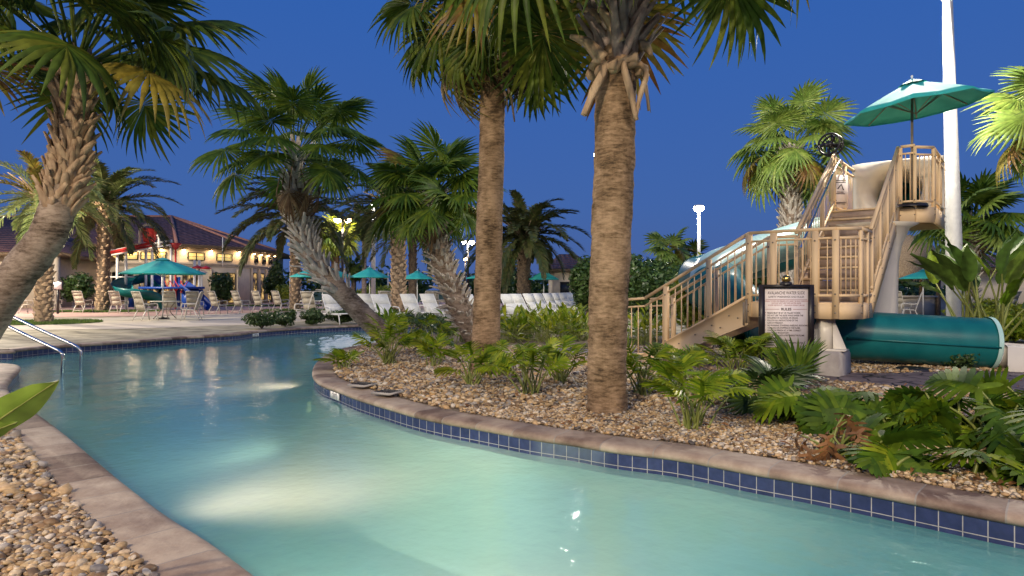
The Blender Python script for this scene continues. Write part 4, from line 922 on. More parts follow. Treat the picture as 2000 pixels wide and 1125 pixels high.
# lower flight: from landing edge (u=0) down along -U, width .95 in V
run = 1.72; FW = .95
for vv in (0, FW):
    rail(T(0,vv), T(-run,vv), ZL, .03, (.0, .36, .78) if vv == 0 else (.0, .5, .97), pw=.10 if vv == 0 else .08)
    rail(T(-run,vv), T(-run-.38,vv), .03, .0, (1.0,), pw=.05)
    s = MB(); f = [T(0,vv,ZL+.06), T(-run,vv,.14), T(-run-.1,vv,.10), T(-run-.12,vv,0.0), T(-run+.18,vv,-.0), T(0,vv,ZL-.34)]
    nn = (-Vv if vv == 0 else Vv)*.05
    s.add([tuple(p) for p in f]+[tuple(p+nn) for p in f], [tuple(range(6)), tuple(range(6, 12))[::-1]]+[(i, (i+1) % 6, 6+(i+1) % 6, 6+i) for i in range(6)])
    for q_ in (0.0, .78*-run):
        a0 = T(q_-.06, vv+(-.056 if vv == 0 else .056)); 
    so_ = s.build('stringer', tan, tw)
    if vv == 0:
        b = MB()
        for k in range(12):
            u = -.15-k*.135; z = ZL+(u/run)*(ZL-.03)-(.05 if k % 2 else .16); c = T(u, -.05, z); b.tube([c, c-Vv*.012], .012, 6)
        for u in (-.02, -1.32): b.bar(T(u,-.055,ZL+.05+u/run*.95), T(u,-.055,ZL-.30+u/run*.95), .02, .03, up=tuple(U)); b.bar(T(u-.04,-.055,ZL+.03+(u-.04)/run*.95), T(u-.04,-.055,ZL-.32+(u-.04)/run*.95), .012, .03, up=tuple(U))
        b.build('bolts', M['bronze_metal'], so_)
st = MB()
for k in range(6):
    z = ZL-(k+1)*.17; u = -(k+.5)*run/6
    st.bar(T(u,.02,z+.12), T(u,FW-.02,z+.12), run/6*.95, .04)
st.build('lower_steps', tan, tw)
# landing
ld = MB(); dp = [T(0,0), T(1.19,0), T(1.445,.27), T(1.445,1.02), T(0,1.02)]
ld.prism([(p.x, p.y) for p in dp], ZL-.05, ZL); ld.build('landing_deck', tan, tw)
fs = MB()
for i in range(5):
    a, b = dp[i], dp[(i+1) % 5]; fs.bar((a.x, a.y, ZL-.12), (b.x, b.y, ZL-.12), .05, .215)
fs.build('landing_fascia', tan, tw)
rail(T(0,-.0), T(1.19,0), ZL, ZL, (.0, .30, .78, 1.0), pw=.115); rail(T(1.19,0), T(1.445,.27), ZL, ZL, (1.0,), pw=.07, gap=.07); rail(T(1.445,.27), T(1.445,1.0), ZL, ZL, (.6,), pw=.08)
for f_, mul in ((.0,1),):
    rail(T(0,FW), T(0,1.02), ZL, ZL, (1.0,), pw=.06)
rail(T(0,1.02), T(.4,1.02), ZL, ZL, (0, 1.0), pw=.07)
# upper flight
V0, V1, UL, UR = 1.0, 3.5, .40, 1.445
n = 9
st = MB()
for k in range(n):
    v = V0+(k+.5)*(V1-V0)/n; z = ZL+(k+1)*(ZP-ZL)/(n+0)-.012
    st.bar(T(UL,v,z), T(UR,v,z), (V1-V0)/n*1.05, .035); 
st.build('upper_steps', M['tan_metal'], tw)
rs = MB()
for k in range(n):
    v = V0+k*(V1-V0)/n+.01; z = ZL+(k+.5)*(ZP-ZL)/n; rs.bar(T(UL,v,z-.02), T(UR,v,z-.02), .012, (ZP-ZL)/n*.78)
rs.build('risers', M['riser'] if 'riser' in M else surf('riser_purple_tan', (.33,.24,.18), (.38,.28,.21), .6, 6), tw)
for uu in (UL, UR):
    s = MB(); s.bar(T(uu,V0-.05,ZL-.06), T(uu,V1+.05,ZP-.06), .06, .26); s.build('stringer', tan, tw)
    s = MB(); rail(T(uu,V0), T(uu,V1), ZL+.1, ZP+.1, (.02, .28, .55, .8, 1.0) if uu == UR else (.3, .65, 1.0), pw=.085, gap=.10, rh=RH-.05)
hr = MB(); hr.tube(catmull([T(UL+.1,V0-.1,ZL+.85), T(UL+.1,V0+.1,ZL+1.0), T(UL+.1,V1-.2,ZP+.86), T(UL+.1,V1+.2,ZP+.9), T(UL+.12,V1+.25,ZP+.6)], 6), .02, 8); hr.build('handrail', M['steel'], tw)
# platform
PL, PR, PF, PB = .40, 1.95, 3.5, 5.3
dp = [T(PL,PF), T(PR-.25,PF), T(PR,PF+.25), T(PR,PB), T(PL,PB)]
pd = MB(); pd.prism([(p.x, p.y) for p in dp], ZP-.05, ZP); pd.build('platform_deck', tan, tw)
fs = MB()
for i in range(5):
    a, b = dp[i], dp[(i+1) % 5]; fs.bar((a.x, a.y, ZP-.14), (b.x, b.y, ZP-.14), .06, .27)
fs.build('platform_fascia', tan, tw)
rail(T(UR+.04,PF), T(PR-.25,PF), ZP, ZP, (0, 1.0), pw=.07, rh=1.08, gap=.06); rail(T(PR-.25,PF), T(PR,PF+.25), ZP, ZP, (1.0,), pw=.07, rh=1.05, gap=.08)
rail(T(PR,PF+.25), T(PR,PB), ZP, ZP, (.5, 1.0), pw=.08); rail(T(PL,PB), T(PL,PF), ZP, ZP, (.0, .5, 1.0), pw=.08); rail(T(PL,PF), T(UL,PF), ZP, ZP, (0, 1.0), pw=.08)
# flume entrance panel with a round mouth
pn = MB(); W2 = .70; cu = (PL+PR)/2; zc = ZP+.56; n = 40; RR = .44; V = []; Fq = []
for k in range(n):
    a = 6.28319*k/n; ca, sa = math.cos(a), math.sin(a); s_ = 1/max(abs(ca)/.80, abs(sa)/.60)
    V += [tuple(T(cu+ca*s_, PB-.12, zc+sa*s_)), tuple(T(cu+ca*(RR+.12), PB-.12, zc+sa*(RR+.10))), tuple(T(cu+ca*RR, PB-.02, zc+sa*RR)), tuple(T(cu+ca*RR*.97, PB+.5, zc+sa*RR*.97-.03)), tuple(T(cu+ca*RR*.97-.1, PB+1.1, zc+sa*RR*.97-.12)), tuple(T(cu+ca*s_, PB-.07, zc+sa*s_))]
for k in range(n):
    b = k*6; c = (k+1) % n*6
    for j in range(4): Fq.append((b+j, b+j+1, c+j+1, c+j))
    Fq.append((c, c+5, b+5, b))
pn.add(V, Fq); pn.build('flume_mouth', M['cream'], tw, True)
# support pedestal: broad cream column flaring to the platform
ped = MB(); pc = T(1.05, 3.45); ped.lathe([(.40,0),(.40,1.2),(.41,1.7),(.46,2.0),(.58,2.3),(.72,ZP-.29),(.0,ZP-.285)], pc, 32); ped.build('pedestal', M['cream'], tw, True)
# landing support: gusseted foot on a concrete block
c0 = T(1.02, .18); sp_ = MB(); sp_.bar((c0.x, c0.y, .36), (c0.x, c0.y, ZL-.22), .20, .14); 
for sx in (-1, 1): sp_.add([tuple(c0+U*.1*sx+Vector((0,0,.80))), tuple(c0+U*.1*sx+Vector((0,0,.37))), tuple(c0+U*.27*sx+Vector((0,0,.37))), tuple(c0+U*.1*sx-Vv*.03+Vector((0,0,.80))), tuple(c0+U*.1*sx-Vv*.03+Vector((0,0,.37))), tuple(c0+U*.27*sx-Vv*.03+Vector((0,0,.37)))], [(0,1,2),(3,5,4),(0,2,5,3)])
sp_.bar(c0-U*.27+Vector((0,0,.355)), c0+U*.27+Vector((0,0,.355)), .3, .02); sp_.build('support_column', M['cream'], tw)
cb = MB(); cb.lathe([(.36,0),(.35,.30),(.33,.345),(0.0,.345)], c0, 4); o_ = cb.build('concrete_block', M['concrete'], tw)
cb2 = T(.15,.9); sp_ = MB(); sp_.bar((cb2.x,cb2.y,0), (cb2.x,cb2.y,ZL-.05), .12, .12); sp_.build('support_column', tan, tw)
# safety notice on the platform rail
nb_ = MB(); a, b = T(UL-.05,PF+.08), T(UL+.16,PF+.35)
nb_.bar((a.x,a.y,ZP+.42), (b.x,b.y,ZP+.42), .015, .62); npn = nb_.build('notice_board', M['paper'], tw)
# text helper
def text(s, size, loc, rot, mat, parent, name='lettering', sx=1, align='LEFT', bold=0):
    c = bpy.data.curves.new(name, 'FONT'); c.body = s; c.size = size; c.align_x = align; c.offset = bold
    o = bpy.data.objects.new(name, c); COL.objects.link(o)
    bpy.context.view_layer.update(); dg = bpy.context.evaluated_depsgraph_get()
    me = bpy.data.meshes.new_from_object(o.evaluated_get(dg)); bpy.data.objects.remove(o)
    me.materials.clear(); me.materials.append(mat); o = bpy.data.objects.new(name, me); COL.objects.link(o)
    Mx = Matrix.Translation(loc) @ rot.to_4x4() @ Matrix.Diagonal((sx, 1, 1, 1))
    me.transform(gmat(parent).inverted() @ Mx); o.parent = parent; return o
dx = (b-a); dx.z = 0; dx.normalize(); nn = Vector((dx.y, -dx.x, 0)); rt = Matrix((dx, (0,0,1), nn)).transposed()
fc = (a+b)/2+nn*.011
pz = MB()
for dz, w in ((.62,.17),(.585,.17),(.40,.10),(.37,.14),(.20,.18),(.175,.15)):
    pz.bar(fc-dx*w*.7+Vector((0,0,ZP+dz)), fc+dx*w*.7+Vector((0,0,ZP+dz)), .004, .014)
pz.tube([fc+Vector((-.06*dx.x,-.06*dx.y,ZP+.46)), fc+Vector((.02*dx.x,.02*dx.y,ZP+.55)), fc+Vector((.07*dx.x,.07*dx.y,ZP+.44))], .012, 5)
pz.build('printed_lines', M['ink'], npn)
# flumes
def flume(name, pts, r, mat, label=None, n=28, per=8, seams=0, parent=None, open_=False, seam_mat='teal_tube'):
    P = catmull(pts, per); mb = MB(); mb.tube(P, r, n, 0, False); inner = MB(); inner.tube(P, [r*.94]*len(P), n, 0, False)
    o = mb.build(name, M[mat], parent, True)
    if seams:
        s = MB(); L = len(P)
        for k in range(seams):
            i = int((k+.5)/seams*(L-2)); d = (P[i+1]-P[i]).normalized(); s.tube([P[i]-d*.03, P[i]+d*.03], r*1.045, n, 0, False)
            s.tube([P[i]-d*.031, P[i]-d*.0305], [r*.99, r*1.045], n, 0, False); s.tube([P[i]+d*.0305, P[i]+d*.031], [r*1.045, r*.99], n, 0, False)
        s.build('joint_rings', M[seam_mat], o)
    return o
fl_pts = [T(cu-.1,PB+1.0,zc-.1), T(cu-.6,PB+2.0,zc-.3), T(-1.2,7.2,2.2), T(-3.0,5.4,1.6), A(1410,555,12.6), A(1405,590,11.9)]
flume('upper_flume', fl_pts, .44, 'teal_tube', parent=tw, seams=7)
flume('lower_flume', [A(1375,560,12.4), A(1440,590,11.7), A(1500,640,11.3), Vector((4.6,10.9,.42)), Vector((5.2,10.55,.44))], .42, 'teal_tube', parent=tw, seams=4)
# pale liner seen where the upper flume opens to the sky
ch = MB(); Pq = catmull([A(1600,455,14), A(1520,480,13.6), A(1450,505,13.2), A(1390,530,12.7), A(1385,575,12.2)], 8); ch.tube(Pq, .36, 18, 0, True); ch.build('pale_channel', M['teal_pale'], tw, True)
# exit tube
tp0, tp1 = Vector((5.05, 10.25, .50)), Vector((7.25, 9.75, .38)); d = (tp1-tp0); 
ex = thing('exit_tube', (6.2,10,0), 'teal water slide tube lying on the gravel below the tower', 'slide tube'); r = .385
mb = MB(); m_ = 14; nn_ = 40
P = [tp0+d*(k/m_) for k in range(m_+1)]; rr = [r*.66, r*.9]+[r]*(m_-1)
mb.tube(P, rr, nn_, 0, False); dn = d.normalized(); mb.build('tube', M['teal_tube'], ex, True)
mb = MB(); mb.tube([tp1-dn*.03, tp1+dn*.03], r*1.06, nn_, 0, False); mb.tube([tp1+dn*.031, tp1+dn*.0311], [r*1.06, r*.93], nn_, 0, False); mb.tube([tp1+dn*.03, tp1-dn*.9], [r*.93, r*.92], nn_, 0, False); mb.build('rim', M['teal_pale'], ex, True)
sm_ = MB(); sd = Vector((-dn.y*-1, -dn.x, 0)); sd = Vector((dn.y, -dn.x, 0)).normalized()
sm_.bar(tp0+dn*.2+sd*r*.985+Vector((0,0,-.03)), tp1+sd*r*1.0+Vector((0,0,-.03)), .05, .025); sm_.build('side_seam', M['teal_tube'], ex)
# run-out trough
ro = thing('runout_trough', (8,9.6,0), 'pale trough where the teal tube ends, cut by the right edge', 'slide trough'); mb = MB()
n2_ = 24; V = []; sec = []
Lr = 3.0
for k in range(n2_+1):
    a = math.pi*(1+k/n2_); sec.append((math.cos(a)*r*1.05, math.sin(a)*r*.95))
prof = [(-r*1.28, -.36), (-r*1.28, .0), (-r*1.05, .02)]+sec[1:-1]+[(r*1.05, .02), (r*1.28, .0), (r*1.28, -.36)]
for q in (0, .12, .5, 1):
    zt = (.30 if q == 0 else .05*(1-q))*0
    c = tp1+dn*(.035+Lr*q)+Vector((0,0,(.0 if q else .0)-.06*q))
    for x, z in prof: p = c+sd*x+Vector((0,0,z*(1-.35*q))); V.append((p.x, p.y, max(.0, p.z)))
m2 = len(prof); mb.add(V, [(i*m2+j, i*m2+j+1, (i+1)*m2+j+1, (i+1)*m2+j) for i in range(3) for j in range(m2-1)]); 
c = tp1+dn*.034; mb.add([tuple(c+sd*x+Vector((0,0,z))) for x, z in [(-r*1.28,-.36),(-r*1.28,0),(-r*1.05,.02)]+sec[1:-1]+[(r*1.05,.02),(r*1.28,0),(r*1.28,-.36)]], [tuple(range(m2))]) if False else None
mb.build('trough', M['cream'], ro)
# turf covered mound (irrigation cover) beside the tube
rg = np.random.default_rng(9); mdt = thing('turf_mound', G(1760,705), 'low green turf covered hump with a dark hollow end before the teal tube', 'mound'); c = G(1755,706); V0_, F0_ = ico(4); V = V0_.copy()
V[:, 0] *= .62; V[:, 1] *= .30; V[:, 2] *= .20; V[:, 2] *= (1-.35*np.clip(V[:, 0]/.6, -1, 1)**2); V += .012*np.sin(V[:, [1,2,0]]*25)
mb = MB(); mb.add(V+np.array([c.x, c.y, .02]), F0_); mb.build('hump', surf('moss', (.035,.055,.015), (.09,.10,.03), .95, 14, bump=1, bscale=60), mdt, True)
mb = MB(); cc = G(1795,716); mb.tube([cc+Vector((-.05,.12,.12)), cc+Vector((.0,-.02,.10))], [.10,.115], 16); mb.build('hollow_end', M['boot_dark'], mdt)
t = thing('drain_grate', G(1785,724), 'dark flat drain cover set in the gravel before the teal tube', 'drain'); mb = MB(); c = G(1785,724); mb.lathe([(0.001,.045),(.22,.045),(.24,.03),(.24,0)], c, 24); V = mb.V[0]; mb.build('cover', M['black'], t)
# umbrella on the platform, with stand
def umbrella(name, base, h, R, label, group, tilt=0, ph=.35, n=8, rim=.62, mat='teal_cloth', sag=.03, vent=True, az=0, polemat='white_metal', stand=True):
    t = thing(name, base, label, 'umbrella', group); b = Vector(base); top = b+Vector((0,0,h))
    mb = MB(); mb.tube([b, top], .022, 8); mb.build('pole', M[polemat], t)
    if stand: mb = MB(); mb.lathe([(0.001,.08),(.05,.08),(.06,.06),(.24,.05),(.25,.0)], b, 20); mb.build('base', M['black'], t)
    Rm = Matrix.Rotation(tilt, 3, 'Y') @ Matrix.Rotation(az, 3, 'Z')
    cp = MB(); V = [tuple(top)]; seg_ = 6
    for j in range(1, seg_+1):
        f = j/seg_
        for k in range(n*4):
            a = 6.28319*k/(n*4); s = abs((k % 4)-0)/4; e = math.cos(math.pi/n)/math.cos(((a+1e-9) % (2*math.pi/n))-math.pi/n)
            in_ = 1-abs(((k % 4)-2)/2); rr_ = R*f*e*(1-.02*in_*f)
            z = -ph*f**1.12-sag*in_*math.sin(math.pi*f*.9)*R*.6-.03*0
            p = top+Rm @ Vector((rr_*math.cos(a), rr_*math.sin(a), z)); V.append(tuple(p))
    m_ = n*4; Fq = [(1+(j-1)*m_+k, 1+j*m_+k, 1+j*m_+(k+1) % m_, 1+(j-1)*m_+(k+1) % m_) for j in range(1, seg_) for k in range(m_)]+[(0, 1+k, 1+(k+1) % m_) for k in range(m_)]
    V2 = list(V)
    base_n = len(V); lastr = [1+(seg_-1)*m_+k for k in range(m_)]
    for k in lastr: p = Vector(V[k]); V2.append(tuple(p+Vector((0,0,-.035))))
    Fq += [(lastr[k], base_n+k, base_n+(k+1) % m_, lastr[(k+1) % m_]) for k in range(m_)]
    cp.add(V2, Fq); cano = cp.build('canopy', M[mat], t)
    if vent:
        vt = MB(); V = [tuple(top+Rm @ Vector((0,0,.05)))]
        for k in range(n*2): a = 6.28319*k/(n*2); rr_ = R*.2*(1 if k % 2 == 0 else .9); V.append(tuple(top+Rm @ Vector((rr_*math.cos(a), rr_*math.sin(a), -ph*.16+.03))))
        vt.add(V, [(0, 1+k, 1+(k+1) % (n*2)) for k in range(n*2)]); vt.build('vent', M[mat], cano)
    fn = MB(); fn.lathe([(.0,.12),(.02,.10),(.012,.06),(.02,0)], top+Vector((0,0,.0)), 8); fn.build('finial', M['white_metal'], t)
    hub = top+Rm @ Vector((0,0,-ph*1.25))
    for k in range(n):
        a = 6.28319*k/n; rb_ = MB(); q = lambda f, dz: top+Rm @ Vector((R*f*math.cos(a), R*f*math.sin(a), -ph*f**1.12-.02+dz)); rb_.tube([q(.03,0), q(.33,-.0), q(.66,0), q(.98,0)], .010, 4); rb_.tube([hub, q(.5,-.005)], .009, 4)
        rb_.build('rib', M[polemat], t)
    return t
ub = T(PR-.30, PF+.05, ZP-.0)
umbrella('parasol', ub, 2.22, 1.13, 'tilted teal parasol standing on the high slide platform', None, tilt=R_(-7), ph=.46, sag=.06, polemat='bronze_metal', az=.2)
# round fan on the platform rail
ft = thing('round_fan', T(PL-.05,PF,ZP+1.03), 'black round fan mounted on the left corner of the platform rail', 'fan'); c = T(PL-.06,PF,ZP+1.28); mb = MB(); dirn = Vector((-.72,-.6,.1)).normalized(); a1 = dirn.cross(Vector((0,0,1))).normalized(); a2 = a1.cross(dirn)
ringp = lambda r, o: [c+dirn*o+(a1*math.cos(k*6.28319/24)+a2*math.sin(k*6.28319/24))*r for k in range(25)]
for o_ in (-.07, .07): mb.tube(ringp(.20, o_), .02, 6)
for k in range(12): q = ringp(.20, -.07)[k*2]; mb.tube([c+dirn*-.09, q], .006, 4); mb.tube([q, ringp(.20,.07)[k*2]], .012, 4)
mb.build('cage', M['black'], ft)
mb = MB()
for k in range(4):
    th = k*1.5708; e1 = a1*math.cos(th)+a2*math.sin(th); e2 = a1*math.cos(th+.7)+a2*math.sin(th+.7); mb.slab([c, c+e1*.19+dirn*.02, c+(e1+e2)*.11-dirn*.02, c+e2*.1-dirn*.03], .006)
mb.build('blades', M['black'], ft)
mb = MB(); mb.tube([c-dirn*.06, c+dirn*.09], .06, 12); mb.tube([T(PL-.02,PF,ZP+.9), T(PL-.05,PF,ZP+1.12)], .025, 8); mb.build('motor', M['black'], ft)

# ---------------------------------------------------------------- rules sign
sg_t = thing('rules_sign', W(1536,8.6,0), 'black framed white rules sign for the avalanche slide, brass knob on top', 'sign')
cs = A(1535.5,625,8.6); tu = Vector((1,-.10,0)).normalized(); nn = Vector((tu.y,-tu.x,0)); w2, h2 = .3405, .475
rt = Matrix((tu, (0,0,1), nn)).transposed()
mb = MB()
for s in (-1, 1): mb.bar(cs+tu*s*(w2-.022)-Vector((0,0,h2)), cs+tu*s*(w2-.022)+Vector((0,0,h2)), .07, .045, up=tuple(nn))
for s in (-1, 1): mb.bar(cs-tu*(w2-.045)+Vector((0,0,s*(h2-.022))), cs+tu*(w2-.045)+Vector((0,0,s*(h2-.022))), .068, .045)
mb.bar(cs-tu*(w2-.02)-nn*.025, cs+tu*(w2-.02)-nn*.025, .012, 2*h2-.03)
mb.build('frame', M['black'], sg_t)
mb = MB(); mb.bar(cs-tu*(w2-.04)-nn*.008, cs+tu*(w2-.04)-nn*.008, .01, 2*(h2-.04)); pn_ = mb.build('panel', M['paper'], sg_t)
mb = MB()
for s in (-1, 1): mb.bar(cs+tu*s*(w2-.022)-Vector((0,0,h2)), Vector(((cs+tu*s*(w2-.022)).x, (cs+tu*s*(w2-.022)).y, 0)), .06, .045, up=tuple(nn))
mb.build('legs', M['black'], sg_t)
mb = MB(); kc = cs+Vector((0,0,h2)); mb.lathe([(.075,.0),(.075,.03),(.05,.04),(.0,.045)], kc, 16); mb.build('cap', M['black'], sg_t)
mb = MB(); mb.lathe([(.058*math.sin(k*.2618), -.058*math.cos(k*.2618)) for k in range(13)], kc+Vector((0,0,.075)), 18); mb.build('knob', M['brass'], sg_t, True)
fx = lambda x, z: cs+tu*x+Vector((0,0,z))+nn*.0005
text("AVALANCHE WATER SLIDE", .058, fx(0,.345), rt, M['ink'], pn_, sx=.68, align='CENTER')
text("SAFETY WARNINGS AND RULES", .034, fx(0,.30), rt, M['ink'], pn_, sx=.95, align='CENTER')
text("PREGNANT WOMEN AND PERSONS WITH HEART OR BACK CONDITIONS", .0235, fx(0,.245), rt, M['redink'], pn_, sx=.74, align='CENTER')
text("SHOULD NOT USE THIS WATER SLIDE", .0235, fx(0,.218), rt, M['redink'], pn_, sx=.95, align='CENTER')
text("WATER DEPTH 3 FT     MAXIMUM WEIGHT 300 LBS", .022, fx(0,.19), rt, M['redink'], pn_, sx=.95, align='CENTER')
text("RULES", .046, fx(0,.130), rt, M['ink'], pn_, sx=1.05, align='CENTER', bold=.0012)
ln = MB()
for x0, x1, z in ((-.27,.27,.275),(-.27,-.09,.145),(.09,.27,.145)): ln.bar(fx(x0,z)+nn*.001, fx(x1,z)+nn*.001, .002, .0035)
ln.build('rule_lines', M['redink'], pn_)
lines = [('-','RIDERS MUST BE 42" OR TALLER TO RIDE.'),('-','DO NOT USE THIS SLIDE WHILE UNDER THE'),('','INFLUENCE OF ALCOHOL OR DRUGS.'),('-','FOLLOW ALL INSTRUCTIONS OF THE'),('','SLIDE ATTENDANT.'),('-','NO RUNNING, STANDING, KNEELING, ROTATING,'),('','TUMBLING OR STOPPING IN THE FLUME.'),('-','ONLY ONE PERSON AT A TIME. CORRECT'),('','POSITION IS MANDATORY.'),
  ('-','KEEP ARMS, HANDS & FEET INSIDE THE FLUME'),('','AT ALL TIMES.'),('-','NO DIVING FROM THE FLUME.'),('-','LEAVE THE PLUNGE POOL PROMPTLY AFTER'),('','EXITING.'),('-','NO LOOSE ITEMS ON THE SLIDE.')]
for k, (b, s) in enumerate(lines):
    z = .085-k*.0335
    if b: text("•", .04, fx(-.275,z), rt, M['redink'], pn_, name='bullet')
    text(s, .029, fx(-.245,z), rt, M['ink'], pn_, sx=.80, bold=.0004)

# ---------------------------------------------------------------- handrails at the pool steps
for k, (pts, lab) in enumerate((([A(-90,566,10.9), A(0,607,10.9), A(80,645,10.9), A(138,671,10.9), A(155,681,10.9), A(159,692,10.9), A(158,712,10.9)], 'farther steel grab rail descending into the water at the left'),
                 ([A(-90,588,10.1), A(0,630,10.1), A(60,659,10.1), A(105,680,10.1), A(120,689,10.1), A(123,698,10.1), A(122,722,10.1)], 'nearer steel grab rail descending into the water at the left'))):
    t = thing('grab_rail', (pts[-1].x, pts[-1].y, -.8), lab, 'handrail', 'steel grab rails'); mb = MB(); P = pts[:-1]+[pts[-1], Vector((pts[-1].x, pts[-1].y, -.76))]
    mb.tube(catmull(P, 5), .026, 12); mb.build('tube', M['steel'], t, True); mb = MB(); mb.lathe([(.03,.03),(.06,.02),(.065,0)], (pts[-1].x, pts[-1].y, -.77), 14); mb.build('base_flange', M['steel'], t)
# depth markers
def marker(c, tang, txt, label):
    t = thing('depth_marker', c, label, 'depth marker', 'white depth markers'); tang = Vector(tang).normalized(); nn = Vector((tang.y, -tang.x, 0)); 
    if nn.dot(Vector(c)) > 0: nn = -nn; 
    td = Vector((-nn.y, nn.x, 0)); rt = Matrix((td, (0,0,1), nn)).transposed(); c = Vector(c); mb = MB()
    for k in (-1, 0, 1): mb.bar(c+td*(k*.105-.048)+nn*.006, c+td*(k*.105+.048)+nn*.006, .006, .088)
    mb.build('tiles', M['white_metal'], t); text(txt, .08, c+nn*.011-Vector((0,0,.028)), rt, M['ink'], t, align='CENTER'); return t
def riv(i_pt): 
    i = i_of((i_pt.x, i_pt.y)); return river[i], river[(i+1) % NR]-river[i-1]
for p, txt, lab in ((rb[3], '3 FT', 'white depth marker in the tile band on the nose of the point'), (G(497,651,-.06), '3 FT 6', 'white depth marker on the far bank tiles'), (G(14,689,-.06), '3 FT 0', 'white depth marker at the left edge above the steps')):
    q, tg_ = riv(p); marker((q.x, q.y, -.108), tg_, txt, lab)
for x, y, lab in ((708,751,'left of two grey slotted covers lying behind the coping nose'),(757,766,'right of two grey slotted covers lying behind the coping nose')):
    t = thing('drain_cover', G(x, y), lab, 'drain cover', 'slotted covers'); c = G(x, y, .045); mb = MB(); rz = rotm(-.5, 0); mb.box(c, (.26, .26, .02), rz); mb.build('plate', M['concrete'], t)
    mb = MB()
    for k in range(7): mb.box(c+rz @ Vector((-.1+k*.033, 0, .012)), (.012, .2, .006), rz)
    mb.build('slots', M['black'], t)
# ---------------------------------------------------------------- furniture
def sling_chair(label, group):
    """high-backed sling patio chair, local: faces +X, origin on the ground"""
    t = thing('sling_chair', (0,0,0), label, 'chair', group); w = .27; fm = M['bronze_metal']
    s = MB(); s.slab([(-.20,-w,.40),(.27,-w,.44),(.27,w,.44),(-.20,w,.40)], .02); s.build('seat', M['sling'], t)
    b = MB(); P = [(-.20,.41),(-.26,.62),(-.33,.86),(-.40,1.06),(-.44,1.13)]
    for k in range(4): b.slab([(P[k][0],w,P[k][1]),(P[k+1][0],w,P[k+1][1]),(P[k+1][0],-w,P[k+1][1]),(P[k][0],-w,P[k][1])], .012)
    b.build('backrest', M['sling'], t)
    for sg in (-1, 1):
        f = MB(); f.tube([(p[0], sg*(w+.01), p[1]) for p in [(.29,.45),(.0,.425)]+P], .017, 6); f.build('side_frame', M['sling_frame'], t)
        a = MB(); a.tube(catmull([(.27,sg*(w+.03),.45),(.26,sg*(w+.04),.62),(.18,sg*(w+.04),.66),(-.10,sg*(w+.03),.64),(-.28,sg*(w+.01),.66)], 4), .016, 6); a.build('armrest', M['sling_frame'], t)
        for p, q in (((.20,.43),(.30,0)), ((-.18,.40),(-.38,0))):
            l = MB(); l.bar((p[0],sg*(w+.01),p[1]), (q[0],sg*(w+.03),q[1]), .035, .03); l.build('leg', M['sling_frame'], t)
    c = MB(); c.tube([(-.33,-w,.1),(-.33,w,.1)], .012, 6); c.build('crossbar', M['sling_frame'], t)
    c = MB(); c.tube([(-.44,-w,1.13),(-.44,w,1.13)], .016, 6); c.build('top_bar', M['sling_frame'], t)
    return t
def lounger(label, group, ang=58):
    """white sling chaise, local: head end at origin, seat runs to +X"""
    t = thing('sun_lounger', (0,0,0), label, 'sun lounger', group); w = .32; fm = M['white_metal']; a = R_(ang); bl = .80
    s = MB(); s.slab([(0,-w,.36),(1.25,-w,.36),(1.25,w,.36),(0,w,.36)], .018); s.build('seat', M['sling_white'], t)
    tx, tz = -bl*math.cos(a), .36+bl*math.sin(a)
    b = MB(); b.slab([(0,w,.37),(tx*.5,w,.37+(tz-.37)*.5-.02),(tx*.5,-w,.37+(tz-.37)*.5-.02),(0,-w,.37)], .016); b.slab([(tx*.5,w,.37+(tz-.37)*.5-.02),(tx,w,tz),(tx,-w,tz),(tx*.5,-w,.37+(tz-.37)*.5-.02)], .016); b.build('backrest', M['sling_white'], t)
    for sg in (-1, 1):
        f = MB(); f.tube([(1.27,sg*(w+.015),.34),(-.55,sg*(w+.015),.34)], .02, 6); f.build('side_rail', fm, t)
        f = MB(); f.tube([(0,sg*(w+.0),.36),(tx,sg*(w+.0),tz)], .018, 6); f.build('back_rail', fm, t)
        for x in (1.1, -.45): l = MB(); l.tube([(x,sg*(w+.015),.34),(x+(.1 if x > 0 else -.06),sg*(w+.02),0)], .02, 6); l.build('leg', fm, t)
        ar = MB(); ar.tube(catmull([(.42,sg*(w+.03),.35),(.34,sg*(w+.04),.56),(.1,sg*(w+.04),.60),(tx*.35,sg*(w+.02),.60)], 3), .016, 6); ar.build('armrest', fm, t)
    return t
M['sling_frame'] = surf('pale_bronze_frame', (.50,.47,.42), (.58,.55,.49), .4, 8)
def sling_table(base, label, group, r=.55):
    t = thing('patio_table', base, label, 'table', group); b = Vector(base)
    mb = MB(); mb.lathe([(0.001,.74),(r,.74),(r+.02,.72),(r,.70),(0.001,.705)], b, 28); mb.build('tabletop', M['sling_frame'], t)
    for k in range(4):
        a = .785+k*1.5708; l = MB(); l.tube(catmull([b+Vector((math.cos(a)*r*.75, math.sin(a)*r*.75, .70)), b+Vector((math.cos(a)*r*.35, math.sin(a)*r*.35, .35)), b+Vector((math.cos(a)*r*.8, math.sin(a)*r*.8, .0))], 4), .02, 6); l.build('leg', M['bronze_metal'], t)
    return t
ch0 = sling_chair('x', 'tan sling patio chairs'); used = [False]
def put_chair(px, d, rz, label, sc=1.0):
    loc = W(px, d, 0)
    if not used[0]:
        used[0] = True; ch0.location = loc; ch0.rotation_euler = (0,0,R_(rz)); ch0['label'] = label; ch0.scale = (sc,)*3; return
    dup(ch0, loc, R_(rz), label, sc)
